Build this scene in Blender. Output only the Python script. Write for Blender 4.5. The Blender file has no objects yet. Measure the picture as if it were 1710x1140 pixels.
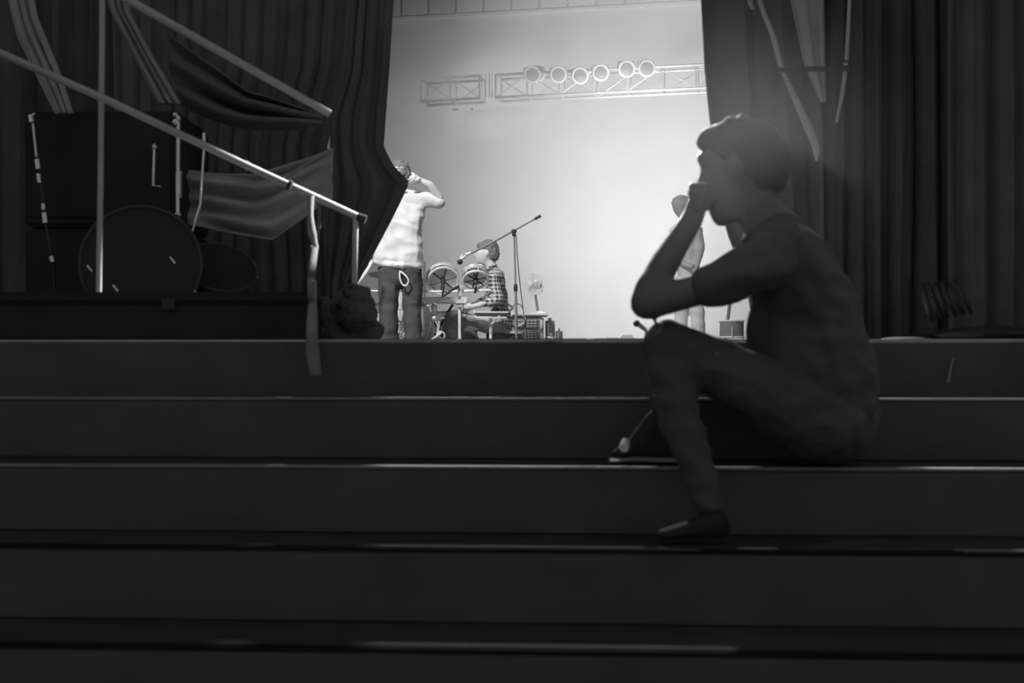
import bpy, bmesh, math, random
from mathutils import Vector, Matrix, noise
random.seed(4)
C = bpy.context.scene.collection
SC = bpy.context.scene
R = math.radians

# ------------------------------------------------------------------ camera
EYE = -0.05                      # lens height against the stage deck (z = 0)
F = 2290.0                       # focal length in pixels of the 1710 wide frame
cd = bpy.data.cameras.new('camera'); cam = bpy.data.objects.new('camera', cd); C.objects.link(cam)
cam.location = (0, 0, EYE); cam.rotation_euler = (R(90), 0, 0)
cd.sensor_width = 36; cd.lens = F / 1710 * 36; cd.shift_y = 30 / 1710
cd.clip_end = 200; cd.clip_start = 0.05
cd.dof.use_dof = True; cd.dof.focus_distance = 12.4; cd.dof.aperture_fstop = 5.0
SC.camera = cam
# ------------------------------------------------------------------ light and exposure
SC.view_settings.view_transform = 'Standard'; SC.view_settings.look = 'None'
SC.view_settings.gamma = 1; SC.view_settings.use_curve_mapping = False
SC.view_settings.exposure = 0.0
w = bpy.data.worlds.new('world'); SC.world = w; w.use_nodes = True
w.node_tree.nodes['Background'].inputs[0].default_value = (1, 1, 1, 1)
w.node_tree.nodes['Background'].inputs[1].default_value = 0.18
SC.cycles.volume_bounces = 0
SC.cycles.use_denoising = True

def lamp(kind, name, loc, aim, energy, size=0.1, angle=60, blend=0.5):
    ld = bpy.data.lights.new(name, kind); ld.energy = energy
    if kind == 'SPOT': ld.spot_size = R(angle); ld.spot_blend = blend; ld.shadow_soft_size = size
    elif kind == 'AREA': ld.size = size; ld.shape = 'DISK'
    else: ld.shadow_soft_size = size
    o = bpy.data.objects.new(name, ld); C.objects.link(o); o.location = loc
    o.rotation_euler = (Vector(aim) - Vector(loc)).to_track_quat('-Z', 'Y').to_euler()
    return o
lamp('SPOT', 'added_wall_glow', (1.6, 20.0, 1.2), (1.8, 23.4, 1.8), 620, 0.3, 128, 1.0)  # this and the next: unseen spots added to imitate the haze glow
lamp('SPOT', 'added_wall_glow', (1.8, 19.6, 3.0), (1.9, 23.4, 3.2), 760, 0.3, 128, 1.0)
lamp('SPOT', 'stage_back_light', (2.2, 21.4, 7.8), (1.0, 14.5, 0.5), 3500, 0.15, 55, 0.9)
lamp('SPOT', 'side_beam_light', (6.6, 17.0, 6.3), (0.557, 17.0, 3.59), 6500, 0.1, 9, 0.6)
lamp('SPOT', 'stage_front_light', (-3.0, 7.6, 5.8), (-0.6, 12.3, 0.9), 2700, 0.6, 40, 0.8)
lamp('SPOT', 'added_truss_light', (-2.5, 18.6, 4.7), (-1.1, 22.0, 4.6), 240, 0.1, 22, 0.8)  # unseen spot added to brighten the left truss
lamp('SPOT', 'step_light', (-0.9, 12.0, 6.4), (0.3, 3.5, -0.2), 2000, 0.10, 13, 0.8)
lamp('SPOT', 'step_light', (-3.9, 12.0, 6.4), (1.0, 3.4, -0.2), 16000, 0.10, 12, 0.8)
lamp('SPOT', 'added_rail_light', (5.2, 8.0, 5.4), (-0.64, 4.5, 0.50), 16000, 0.06, 3.8, 0.4)  # unseen narrow spot added only to brighten the rail end
lamp('SPOT', 'added_rim_light', (2.1, 4.2, 2.3), (0.95, 3.45, 0.35), 14, 0.08, 45, 0.8)  # unseen lamp added for a rim along the sitter's back
lamp('SPOT', 'glare_puff_light', (-0.6, 14.0, 4.6), (0.50, 3.0, 0.48), 36000, 0.15, 3.2, 1.0)  # unseen spot added to make the puff at the head glow

# ------------------------------------------------------------------ helpers
def P(px, py, d):                # picture point + real distance -> world point
    return Vector(((px - 855) / F * d, d, EYE + (600 - py) / F * d))

def mat(name, col, rough=0.8, metal=0.0, bump=0.0, bscale=40, var=0.15, vscale=6, spec=0.5):
    m = bpy.data.materials.new(name); m.use_nodes = True
    nt = m.node_tree; b = nt.nodes['Principled BSDF']
    b.inputs['Roughness'].default_value = rough; b.inputs['Metallic'].default_value = metal
    b.inputs['Specular IOR Level'].default_value = spec
    tc = nt.nodes.new('ShaderNodeTexCoord')
    n = nt.nodes.new('ShaderNodeTexNoise'); n.inputs['Scale'].default_value = vscale; n.inputs['Detail'].default_value = 4
    nt.links.new(tc.outputs['Object'], n.inputs['Vector'])
    r = nt.nodes.new('ShaderNodeMapRange'); r.inputs['From Min'].default_value = .3; r.inputs['From Max'].default_value = .7
    r.inputs['To Min'].default_value = col * (1 - var); r.inputs['To Max'].default_value = col * (1 + var)
    nt.links.new(n.outputs['Fac'], r.inputs['Value'])
    cmb = nt.nodes.new('ShaderNodeCombineColor')
    for i in range(3): nt.links.new(r.outputs['Result'], cmb.inputs[i])
    nt.links.new(cmb.outputs[0], b.inputs['Base Color'])
    if bump:
        n2 = nt.nodes.new('ShaderNodeTexNoise'); n2.inputs['Scale'].default_value = bscale; n2.inputs['Detail'].default_value = 5
        nt.links.new(tc.outputs['Object'], n2.inputs['Vector'])
        bp = nt.nodes.new('ShaderNodeBump'); bp.inputs['Strength'].default_value = bump; bp.inputs['Distance'].default_value = .01
        nt.links.new(n2.outputs['Fac'], bp.inputs['Height']); nt.links.new(bp.outputs[0], b.inputs['Normal'])
    return m
M = dict(
    step=mat('ribbed_black_rubber', .05, .8, bump=.3, bscale=120, spec=.08),
    riser=mat('black_riser_lit_tone', .09, .85, bump=.1),  # paler than the treads, lost ambient light put into the colour
    nosing_dark=mat('black_nosing_strip', .02, .95, spec=.02),  # darkened so the lower step edges look less lit
    nosing=mat('nosing_painted_lit', .26, .5, .0, bump=.1),  # paler on the upper steps, their brighter light put into the colour
    edge=mat('pale_edge_strip', .5, .5, .3),
    deck=mat('stage_deck_paint', .30, .5, bump=.1, bscale=20),
    floor=mat('backstage_concrete', .06, .8, bump=.2),
    wall=mat('pale_grey_wall', .58, .9, var=.04, vscale=1.5),
    panel=mat('pale_wall_panel', .68, .8, var=.04),
    ceil=mat('dark_roof', .10, .9),
    drape=mat('black_stage_drape', .11, .95, bump=.4, bscale=60, spec=.2),
    drape_grey=mat('charcoal_stage_drape', .14, .95, bump=.4, bscale=90, spec=.2),
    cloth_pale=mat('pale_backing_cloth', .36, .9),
    cover=mat('matt_black_cover', .035, .9, spec=.2),
    haze_paled=mat('haze_paled', .8, .9),  # far person's hair and clothes, haze put into the colour
    steel=mat('galvanised_tube', .45, .5, .2, bump=.1, bscale=30),
    sling=mat('grey_sling_webbing', .5, .8),
    truss=mat('aluminium_truss', .46, .4, .2),
    alu=mat('pale_metal', .8, .35, .1),
    stand=mat('polished_stand_metal', .75, .25, .35),
    chrome=mat('chrome', .8, .15, 1.0, var=.03),
    brass=mat('cymbal_metal', .65, .25, 1.0, bump=.1, bscale=200),
    black=mat('black_paint', .03, .5),
    plastic=mat('grey_plastic', .22, .5),
    white=mat('white_plastic', .8, .4, var=.05),
    case=mat('case_laminate', .32, .6),
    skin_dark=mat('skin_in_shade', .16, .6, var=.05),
    skin=mat('skin', .62, .6, var=.05),
    hair=mat('short_hair', .10, .8, bump=.8, bscale=150),
    hair_pale=mat('fair_hair', .22, .8, bump=.8, bscale=250),
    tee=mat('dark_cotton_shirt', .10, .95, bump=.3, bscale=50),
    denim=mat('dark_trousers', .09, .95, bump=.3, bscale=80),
    trousers=mat('charcoal_trousers', .07, .9, bump=.3, bscale=60),
    shirt=mat('pale_cotton_shirt', .72, .85, bump=.3, bscale=12, var=.06),
    shoe=mat('shoe_leather', .035, .8, spec=.2),
    sole=mat('rubber_sole', .25, .7),
    reflect=mat('white_shoe_patch', .9, .35, var=.02),
    head=mat('drumhead', .75, .5, var=.05),
    strap=mat('grey_webbing', .28, .8, bump=.3, bscale=300),
)

class MB:
    def __init__(s): s.bm = bmesh.new()
    def tube(s, pts, r, n=10, cap=True):
        pts = [Vector(p) for p in pts]; rr = r if isinstance(r, (list, tuple)) else [r] * len(pts)
        rings = []; up = None
        for i, p in enumerate(pts):
            t = (pts[min(i + 1, len(pts) - 1)] - pts[max(i - 1, 0)])
            if t.length < 1e-9: t = Vector((0, 0, 1))
            t.normalize()
            if up is None: up = Vector((0, 0, 1)) if abs(t.z) < .9 else Vector((1, 0, 0))
            a = t.cross(up)
            if a.length < 1e-6: a = t.cross(Vector((0, 1, 0)))
            a.normalize(); b = a.cross(t).normalized(); up = b
            rings.append([s.bm.verts.new(p + (a * math.cos(2 * math.pi * k / n) + b * math.sin(2 * math.pi * k / n)) * rr[i]) for k in range(n)])
        for A, B in zip(rings, rings[1:]):
            for k in range(n): s.bm.faces.new((A[k], A[(k + 1) % n], B[(k + 1) % n], B[k]))
        if cap: s.bm.faces.new(rings[0][::-1]); s.bm.faces.new(rings[-1])
        return s
    def ring(s, c, nrm, R0, r, n=40, m=8):
        q = Vector(nrm).to_track_quat('Z', 'Y'); c = Vector(c); rings = []
        for i in range(n):
            a = 2 * math.pi * i / n; d = Vector((math.cos(a), math.sin(a), 0))
            rings.append([s.bm.verts.new(c + q @ (d * (R0 + r * math.cos(2 * math.pi * k / m)) + Vector((0, 0, r * math.sin(2 * math.pi * k / m))))) for k in range(m)])
        for i in range(n):
            A, B = rings[i], rings[(i + 1) % n]
            for k in range(m): s.bm.faces.new((A[k], B[k], B[(k + 1) % m], A[(k + 1) % m]))
        return s
    def lathe(s, c, nrm, prof, n=40, close=True):
        q = Vector(nrm).to_track_quat('Z', 'Y'); c = Vector(c); rings = []
        for (r, h) in prof:
            rings.append([s.bm.verts.new(c + q @ Vector((max(r, 1e-4) * math.cos(2 * math.pi * i / n), max(r, 1e-4) * math.sin(2 * math.pi * i / n), h))) for i in range(n)])
        for A, B in zip(rings, rings[1:]):
            for k in range(n): s.bm.faces.new((A[k], A[(k + 1) % n], B[(k + 1) % n], B[k]))
        if close: s.bm.faces.new(rings[0][::-1]); s.bm.faces.new(rings[-1])
        return s
    def box(s, c, size, rot=None, bevel=0):
        t = bmesh.new(); bmesh.ops.create_cube(t, size=1)
        bmesh.ops.scale(t, vec=Vector(size), verts=t.verts)
        if bevel: bmesh.ops.bevel(t, geom=t.edges[:], offset=bevel, segments=2, affect='EDGES')
        m = Matrix.Translation(Vector(c)) @ (rot.to_matrix().to_4x4() if rot else Matrix())
        t.transform(m); me = bpy.data.meshes.new('t'); t.to_mesh(me); t.free(); s.bm.from_mesh(me); bpy.data.meshes.remove(me)
        return s
    def ball(s, c, r, sub=2):
        t = bmesh.new(); bmesh.ops.create_icosphere(t, subdivisions=sub, radius=1)
        r = (r, r, r) if not isinstance(r, (tuple, list)) else r
        t.transform(Matrix.Translation(Vector(c)) @ Matrix.Diagonal((*r, 1)))
        me = bpy.data.meshes.new('t'); t.to_mesh(me); t.free(); s.bm.from_mesh(me); bpy.data.meshes.remove(me)
        return s
    def build(s, name, material, parent=None, smooth=True, base=None):
        bmesh.ops.recalc_face_normals(s.bm, faces=s.bm.faces)
        me = bpy.data.meshes.new(name)
        if base is None and parent is None:
            vs = s.bm.verts; xs = [v.co.x for v in vs]; ys = [v.co.y for v in vs]; zs = [v.co.z for v in vs]
            base = Vector(((min(xs) + max(xs)) / 2, (min(ys) + max(ys)) / 2, min(zs)))
        if base is None: base = wloc(parent)
        bmesh.ops.translate(s.bm, verts=s.bm.verts, vec=-Vector(base))
        s.bm.to_mesh(me); s.bm.free()
        if smooth:
            for p in me.polygons: p.use_smooth = True
            try: me.set_sharp_from_angle(angle=R(40))
            except Exception: pass
        me.materials.append(material)
        o = bpy.data.objects.new(name, me); C.objects.link(o)
        if parent is None: o.location = base
        else: o.parent = parent; o.location = Vector(base) - wloc(parent)
        return o
def wloc(o):
    v = Vector((0, 0, 0))
    while o is not None: v = v + Vector(o.location); o = o.parent
    return v
def tag(o, label=None, cat=None, group=None, kind=None):
    if label: o['label'] = label
    if cat: o['category'] = cat
    if group: o['group'] = group
    if kind: o['kind'] = kind
    return o
def thing(name, loc, label, cat, group=None):
    o = bpy.data.objects.new(name, None); C.objects.link(o); o.location = loc; o.empty_display_size = .1
    return tag(o, label, cat, group)
def curve(pts, n=8):
    pts = [Vector(p) for p in pts]; q = [pts[0]] + pts + [pts[-1]]; out = []
    for i in range(1, len(q) - 2):
        for k in range(n):
            t = k / n
            out.append(.5 * ((2 * q[i]) + (q[i + 1] - q[i - 1]) * t + (2 * q[i - 1] - 5 * q[i] + 4 * q[i + 1] - q[i + 2]) * t * t + (3 * q[i] - q[i - 1] - 3 * q[i + 1] + q[i + 2]) * t ** 3))
    out.append(pts[-1]); return out
def lerp_pts(pts, t):            # pts: [(key, value)] piecewise linear
    if t <= pts[0][0]: return pts[0][1]
    for (a, va), (b, vb) in zip(pts, pts[1:]):
        if t <= b: return va + (vb - va) * (t - a) / (b - a)
    return pts[-1][1]

def drape(name, left, right, d, y0, y1, folds, amp, material, label, parent=None, nu=None, nv=70, seed=0, sway=0.0, kind=None, d1=None, sag=0):
    """hanging cloth: left/right = [(py, px)] edges at real distance d (d1 = distance at the right edge)"""
    nu = nu or max(24, int(folds * 10)); bm = bmesh.new(); grid = []
    for j in range(nv + 1):
        v = j / nv; py = y0 + (y1 - y0) * v; row = []
        for i in range(nu + 1):
            u = i / nu; xl, xr = lerp_pts(left, py), lerp_pts(right, py)
            px = xl + (xr - xl) * u; dd = d + ((d1 or d) - d) * u
            p = P(px, py + sag * math.sin(math.pi * u), dd)
            ph = 2 * math.pi * (folds * u + .35 * noise.noise(Vector((u * 3, v * 1.3, seed))))
            p.y += amp * (math.sin(ph) + .35 * math.sin(2.3 * ph + 1.2 * v + seed)) + sway * noise.noise(Vector((u * 2.5, v * 3, seed + 7)))
            row.append(bm.verts.new(p))
        grid.append(row)
    for a, b in zip(grid, grid[1:]):
        for i in range(nu): bm.faces.new((a[i], a[i + 1], b[i + 1], b[i]))
    o = MB(); o.bm.free(); o.bm = bm; o = o.build(name, material, parent)
    sm = o.modifiers.new('thickness', 'SOLIDIFY'); sm.thickness = .006
    if label: tag(o, label, 'curtain')
    return o

def ell_hull(bm, balls):
    t = bmesh.new()
    for (c, r) in balls:
        if not isinstance(r, (tuple, list)): r = (r, r, r)
        s = bmesh.new(); bmesh.ops.create_icosphere(s, subdivisions=2, radius=1)
        s.transform(Matrix.Translation(c) @ Matrix.Diagonal((*r, 1)))
        me = bpy.data.meshes.new('t'); s.to_mesh(me); s.free(); t.from_mesh(me); bpy.data.meshes.remove(me)
    if len(balls) > 1:
        g = bmesh.ops.convex_hull(t, input=t.verts)
        junk = set(g['geom_interior']) | set(g['geom_unused'])
        bmesh.ops.delete(t, geom=[v for v in junk if isinstance(v, bmesh.types.BMVert) and v.is_valid], context='VERTS')
        # faces that were on the source spheres and are not on the hull
        keep = set(f for f in g['geom'] if isinstance(f, bmesh.types.BMFace))
        bmesh.ops.delete(t, geom=[f for f in t.faces if f not in keep], context='FACES_ONLY')
    bmesh.ops.recalc_face_normals(t, faces=t.faces)
    me = bpy.data.meshes.new('t'); t.to_mesh(me); t.free(); bm.from_mesh(me); bpy.data.meshes.remove(me)

def flesh(name, prims, D, material, parent, voxel=.01, smooth=6, wrinkle=0, wscale=8, seed=0, factor=.5, cut=None):
    """one continuous surface grown over tapered limbs. prims: lists of (px, py, depth offset, r px | (rx, ry, rz) px)"""
    bm = bmesh.new(); k = D / F
    for pr in prims:
        balls = []
        for (px, py, dd, r) in pr:
            rr = tuple(a * k for a in r) if isinstance(r, (tuple, list)) else r * k
            balls.append((P(px, py, D + dd), rr))
        ell_hull(bm, balls)
    me = bpy.data.meshes.new('tmp'); bm.to_mesh(me); bm.free()
    o = bpy.data.objects.new('tmp', me); C.objects.link(o)
    a = o.modifiers.new('a', 'REMESH'); a.mode = 'VOXEL'; a.voxel_size = voxel; a.use_smooth_shade = True
    b = o.modifiers.new('b', 'SMOOTH'); b.iterations = smooth; b.factor = factor
    dg = bpy.context.evaluated_depsgraph_get(); me2 = bpy.data.meshes.new_from_object(o.evaluated_get(dg))
    bpy.data.objects.remove(o); bpy.data.meshes.remove(me)
    if wrinkle:
        vs = [(v.co.copy(), v.normal.copy()) for v in me2.vertices]
        for v, (c, n) in zip(me2.vertices, vs):
            h = noise.noise(Vector((c.x * wscale, c.y * wscale, c.z * wscale * 1.7 + seed)))
            h2 = 1 - abs(noise.noise(Vector((c.x * wscale * .8 + c.z * wscale * .9, c.y * wscale * .6, c.z * wscale * .9 - c.x * wscale * .5 + seed * 3)))) * 2
            v.co = c + n * wrinkle * (.5 * h + .6 * h2 - .3)
    off = wloc(parent)
    for v in me2.vertices: v.co -= off
    me2.name = name; me2.materials.clear(); me2.materials.append(material)
    for p in me2.polygons: p.use_smooth = True; p.material_index = 0
    ob = bpy.data.objects.new(name, me2); C.objects.link(ob); ob.parent = parent
    return ob
# ------------------------------------------------------------------ stage shell
RISE, TREAD, YAW, D0 = 0.1538, 0.30, -0.06, 3.84
def edge_y(x): return D0 + math.tan(YAW) * x
def prism(name, pts, z0, z1, material, parent=None):
    m = MB(); b = m.bm
    lo = [b.verts.new((x, y, z0)) for x, y in pts]; hi = [b.verts.new((x, y, z1)) for x, y in pts]
    b.faces.new(lo[::-1]); b.faces.new(hi)
    for i in range(len(pts)):
        j = (i + 1) % len(pts); b.faces.new((lo[i], lo[j], hi[j], hi[i]))
    return m.build(name, material, parent, smooth=False)
tag(prism('floor', [(-12, edge_y(-12) + .08), (12, edge_y(12) + .08), (12, 26), (-12, 26)], -.04, 0, M['deck']), kind='structure', label='pale stage deck behind the steps')
tag(prism('floor', [(-6, -1.5), (6, -1.5), (6, edge_y(6)), (-6, edge_y(-6))], -1.30, -8 * RISE, M['floor']), kind='structure', label='dark floor at the foot of the steps')
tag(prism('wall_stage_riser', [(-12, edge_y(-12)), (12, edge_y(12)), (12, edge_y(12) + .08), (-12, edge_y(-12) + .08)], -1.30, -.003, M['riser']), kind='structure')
st = thing('staircase', (0, D0, -8 * RISE), 'wide black staircase leading up to the stage edge', 'stairs')
st.rotation_euler.z = YAW
for k in range(1, 9):
    m = MB(); zt = -k * RISE
    ytop = -(k - 1) * TREAD; ybot = -k * TREAD
    m.box((.3, (ytop + ybot) / 2, (zt - 8 * RISE) / 2 + 8 * RISE - (0), ), (3.6, TREAD - .002, zt + 8 * RISE if k < 8 else .02), bevel=.002)
    s = m.build('step', M['step'], base=(0, 0, 0)); s.parent = st; s.location = (0, 0, 0)
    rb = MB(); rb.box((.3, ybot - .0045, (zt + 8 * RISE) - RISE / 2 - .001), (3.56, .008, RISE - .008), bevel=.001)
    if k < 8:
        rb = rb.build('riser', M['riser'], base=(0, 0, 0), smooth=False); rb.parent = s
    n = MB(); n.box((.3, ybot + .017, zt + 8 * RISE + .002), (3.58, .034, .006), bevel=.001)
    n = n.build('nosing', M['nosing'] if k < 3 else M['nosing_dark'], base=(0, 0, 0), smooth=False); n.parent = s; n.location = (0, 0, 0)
    if k < 3: tag(n, 'nosing strip coloured paler, as if lit')
e = MB(); e.box((0, 0, 0), (5.0, .06, .006), bevel=.001)
e = e.build('trim_1', M['edge'], smooth=False, base=(0, 0, -.003)); e.location = (0, D0 + .03, .0); e.rotation_euler.z = YAW
tag(e, 'pale metal strip along the stage edge', kind='structure')
# back wall, turned a little like the truss
WY = R(-12)
wb = MB(); wb.box((0, .15, 3.2), (16, .3, 6.4)); wb = wb.build('wall_back', M['wall'], base=(0, 0, 0), smooth=False)
wb.location = (0, 24.0, 0); wb.rotation_euler.z = WY; tag(wb, kind='structure', label='pale wall behind the stage')
led = MB(); led.box((0, -.05, 6.0), (15.9, .1, .05)); led = led.build('ledge', M['panel'], base=(0, 0, 0), smooth=False); led.parent = wb
pm = None
for i in range(32):
    x = -7.75 + i * .5
    if pm is None:
        p = MB(); p.box((0, -.045, 6.5), (.46, .09, .9), bevel=.01); p = p.build('wall_panel', M['panel'], base=(0, 0, 0), smooth=False); pm = p
    else:
        p = pm.copy(); C.objects.link(p)
    p.parent = wb; p.location = (x, -.001, 0)
for s_, nm in ((-1, 'wall_left'), (1, 'wall_right')):
    q = MB(); q.box((s_ * 12.1, 15.5, 4.5), (.2, 22, 9)); tag(q.build(nm, M['wall'], smooth=False), kind='structure')
q = MB(); q.box((0, 15.6, 9.1), (24.4, 23, .2)); tag(q.build('ceiling', M['ceil'], smooth=False), kind='structure')
q = MB(); q.box((0, 26.6, 4.5), (24, .2, 9)); tag(q.build('wall_rear', M['ceil'], smooth=False), kind='structure')

# ------------------------------------------------------------------ haze on the stage
hz = MB(); hz.box((0, 15.8, 4.4), (14, 5.2, 8.7)); hz = hz.build('haze', M['wall'], smooth=False)
hm = bpy.data.materials.new('stage_haze'); hm.use_nodes = True; nt = hm.node_tree; nt.nodes.clear()
out = nt.nodes.new('ShaderNodeOutputMaterial'); vs = nt.nodes.new('ShaderNodeVolumeScatter')
vs.inputs['Color'].default_value = (1, 1, 1, 1); vs.inputs['Density'].default_value = .115; vs.inputs['Anisotropy'].default_value = .2
nt.links.new(vs.outputs[0], out.inputs['Volume']); hz.data.materials.clear(); hz.data.materials.append(hm)
tag(hz, 'thin bright smoke haze filling the back of the stage', 'haze', kind='stuff')

pc = P(1225, 245, 2.85); PR = .42  # puff added around the head, stands in for lens glare
hz2 = MB(); hz2.ball(pc, PR, 4); hz2 = hz2.build('haze', M['wall'], base=pc)
hm2 = bpy.data.materials.new('lens_glare_puff'); hm2.use_nodes = True; nt = hm2.node_tree; nt.nodes.clear()
out = nt.nodes.new('ShaderNodeOutputMaterial'); vs = nt.nodes.new('ShaderNodeVolumeScatter'); vs.inputs['Color'].default_value = (1, 1, 1, 1)
tc = nt.nodes.new('ShaderNodeTexCoord'); ln = nt.nodes.new('ShaderNodeVectorMath'); ln.operation = 'LENGTH'; nt.links.new(tc.outputs['Object'], ln.inputs[0])
mr = nt.nodes.new('ShaderNodeMapRange'); mr.interpolation_type = 'SMOOTHSTEP'; mr.inputs['From Min'].default_value = 0; mr.inputs['From Max'].default_value = PR * .97
mr.inputs['To Min'].default_value = .16; mr.inputs['To Max'].default_value = 0; nt.links.new(ln.outputs['Value'], mr.inputs['Value'])
nt.links.new(mr.outputs[0], vs.inputs['Density']); nt.links.new(vs.outputs[0], out.inputs['Volume'])
hz2.data.materials.clear(); hz2.data.materials.append(hm2)
tag(hz2, 'added puff of haze, standing in for lens glare around the seated head', 'haze', kind='stuff')
# ------------------------------------------------------------------ curtains of the opening
def leg(name, *a, **k): return drape(name, *a, **k)
leg('stage_curtain', [(-500, 590), (0, 588), (120, 578), (200, 552), (700, 540), (900, 540)],
    [(-500, 668), (0, 656), (100, 650), (245, 640), (275, 655), (305, 683), (330, 672), (370, 652), (430, 620), (472, 596), (520, 600), (700, 605), (900, 605)],
    5.6, -500, 610, 3, .010, M['drape'], 'black curtain left of the stage opening, its edge pulled out to a point', nv=130, seed=2)
leg('stage_curtain', [(-500, 1165), (0, 1170), (120, 1176), (200, 1184), (330, 1204), (385, 1212), (470, 1245), (640, 1275)], [(-500, 1345), (300, 1375), (640, 1380)],
    4.9, -500, 640, 2.5, .02, M['drape_grey'], 'dark curtain right of the stage opening, behind the head of the seated person', seed=5)
leg('stage_curtain', [(-500, 180), (0, 190), (640, 200)], [(-500, 600), (0, 592), (110, 584), (190, 560), (250, 545), (640, 560)],
    6.2, -500, 608, 13, .014, M['drape_grey'], 'charcoal pleated curtain behind the two sloping rails', seed=9, sway=.05)
leg('stage_curtain', [(-500, -260), (640, -260)], [(-500, 215), (640, 215)],
    6.3, -500, 606, 6, .05, M['drape'], 'black curtain at the far left behind the upright pole', seed=11)
leg('stage_curtain', [(-500, 1360), (640, 1365)], [(-500, 1590), (640, 1600)],
    5.0, -500, 640, 6, .022, M['drape'], 'black pleated curtain behind the back of the seated person', seed=15)
leg('stage_curtain', [(-500, 1585), (640, 1585)], [(-500, 2050), (640, 2050)],
    4.6, -500, 640, 9, .022, M['drape'], 'black pleated curtain at the far right of the steps', seed=21)
# ------------------------------------------------------------------ lighting truss
def bar(a, b, r, name, material, parent, n=8):
    m = MB(); m.tube([a, b], r, n); return m.build(name, material, parent)
def truss(A, B, S, nb, label, phase=0):
    A, B = Vector(A), Vector(B); ax = (B - A); L = ax.length; ax.normalize()
    side = Vector((-ax.y, ax.x, 0)).normalized()
    if side.y < 0: side = -side
    up = side.cross(ax); up = up if up.z > 0 else -up
    t = thing('lighting_truss', A, label, 'truss', 'box trusses over the stage')
    c = lambda s, i, j: A + ax * s + side * (S * i) + up * (S * j)
    for i, j in ((0, 0), (1, 0), (0, 1), (1, 1)): bar(c(0, i, j), c(L, i, j), .022, 'chord', M['truss'], t)
    st_ = L / nb
    for k in range(nb + 1):
        s = min(max(k * st_, .02), L - .02)
        bar(c(s, 0, 0), c(s, 0, 1), .018, 'brace', M['truss'], t, 6); bar(c(s, 1, 0), c(s, 1, 1), .014, 'brace', M['truss'], t, 6)
        bar(c(s, 0, 0), c(s, 1, 0), .012, 'brace', M['truss'], t, 6); bar(c(s, 0, 1), c(s, 1, 1), .012, 'brace', M['truss'], t, 6)
        if k < nb:
            f = (k + phase) % 2
            bar(c(s, 0, f), c(s + st_, 0, 1 - f), .009, 'diagonal', M['truss'], t, 6)
            bar(c(s, 1, 1 - f), c(s + st_, 1, f), .009, 'diagonal', M['truss'], t, 6)
    return t
def TP(px, py): return P(px, py, 22.0 * (1 - .24 * (px - 700) / F))
truss(TP(701, 169), TP(803, 164), .355, 2, 'short bright length of box truss hanging left of the haze')
truss(TP(826, 163), TP(1400, 136), .355, 10, 'long box truss washed out by haze, running behind the right curtain')
m = MB(); a, b = TP(806, 160), TP(822, 160)
for dx in (0, .35, .7, 1):
    p = a.lerp(b, dx); m.tube([p + Vector((0, .1, -.02)), p + Vector((0, .1, .37))], .012, 6)
tag(m.build('cable_bundle', M['white']), 'pale vertical cables hanging in the gap between the two trusses', 'cable')
# hoist chains above (out of frame they carry the trusses)
for px, py, n_ in ((752, 130, 'short'), (1000, 120, 'long')):
    p = TP(px, py); m = MB(); m.tube([p + Vector((0, .17, 0)), Vector((p.x, p.y + .17, 9.0))], .003, 6)
    tag(m.build('hoist_cable', M['truss']), 'thin steel cable carrying the %s truss' % n_, 'cable')
par = None
spots = [(888, 131), (897, 122), (931, 131), (967, 133), (1001, 128), (1044, 122), (1077, 121)]
plab = ['leftmost round stage lamp on the long truss, lower of its overlapping pair', 'round stage lamp overlapping the leftmost one, slightly higher',
        'round stage lamp, third from the left on the long truss', 'round stage lamp at the middle of the row on the long truss',
        'round stage lamp in the haze, left of the two bright ringed lamps', 'left one of the two bright ringed stage lamps', 'rightmost bright ringed stage lamp on the long truss']
for (px, py), lb in zip(spots, plab):
    c = TP(px, py) + Vector((0, -.30 if px != 897 else .05, 0)); n_ = Vector((.05, -1, -.12)).normalized(); q = n_
    t = thing('stage_lamp', c, lb, 'stage lamp', 'round stage lamps on the truss')
    m = MB(); m.lathe(c, n_, [(.06, -.24), (.075, -.20), (.112, -.05), (.112, 0)], 24); m.build('lamp_housing', M['plastic'], t)
    m = MB(); m.ring(c, n_, .115, .018, 28, 6); m.build('rim', M['alu'], t)
    m = MB(); m.lathe(c + n_ * .004, n_, [(.10, 0), (.05, .012), (.0, .016)], 24); m.build('lens', M['plastic'], t)
    m = MB(); m.tube([c + Vector((-.125, .06, 0)), c + Vector((-.125, .16, .14)), c + Vector((.125, .16, .14)), c + Vector((.125, .06, 0))], .008, 6); m.build('yoke', M['truss'], t)
# small batten with spots under the short truss
t = thing('lamp_batten', P(745, 182, 21.8), 'short batten with small fittings hung under the left truss', 'batten')
m = MB(); m.tube([P(713, 177, 21.8), P(758, 173, 21.8)], .02, 8); m.build('bar', M['truss'], t)
m = MB(); m.tube([P(756, 183, 21.8), P(766, 182.6, 21.8)], .014, 8); m.build('fitting', M['truss'], t)
m = MB(); m.ball(P(789, 182, 21.7), .02); m.tube([P(789, 182, 21.7), P(789, 170, 21.7)], .004, 6); m.build('fitting', M['truss'], t)
for px in (715, 757):
    m = MB(); m.tube([P(px, 176, 21.8), TP(px, 167)], .008, 6); m.build('hanger', M['truss'], t)

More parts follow.
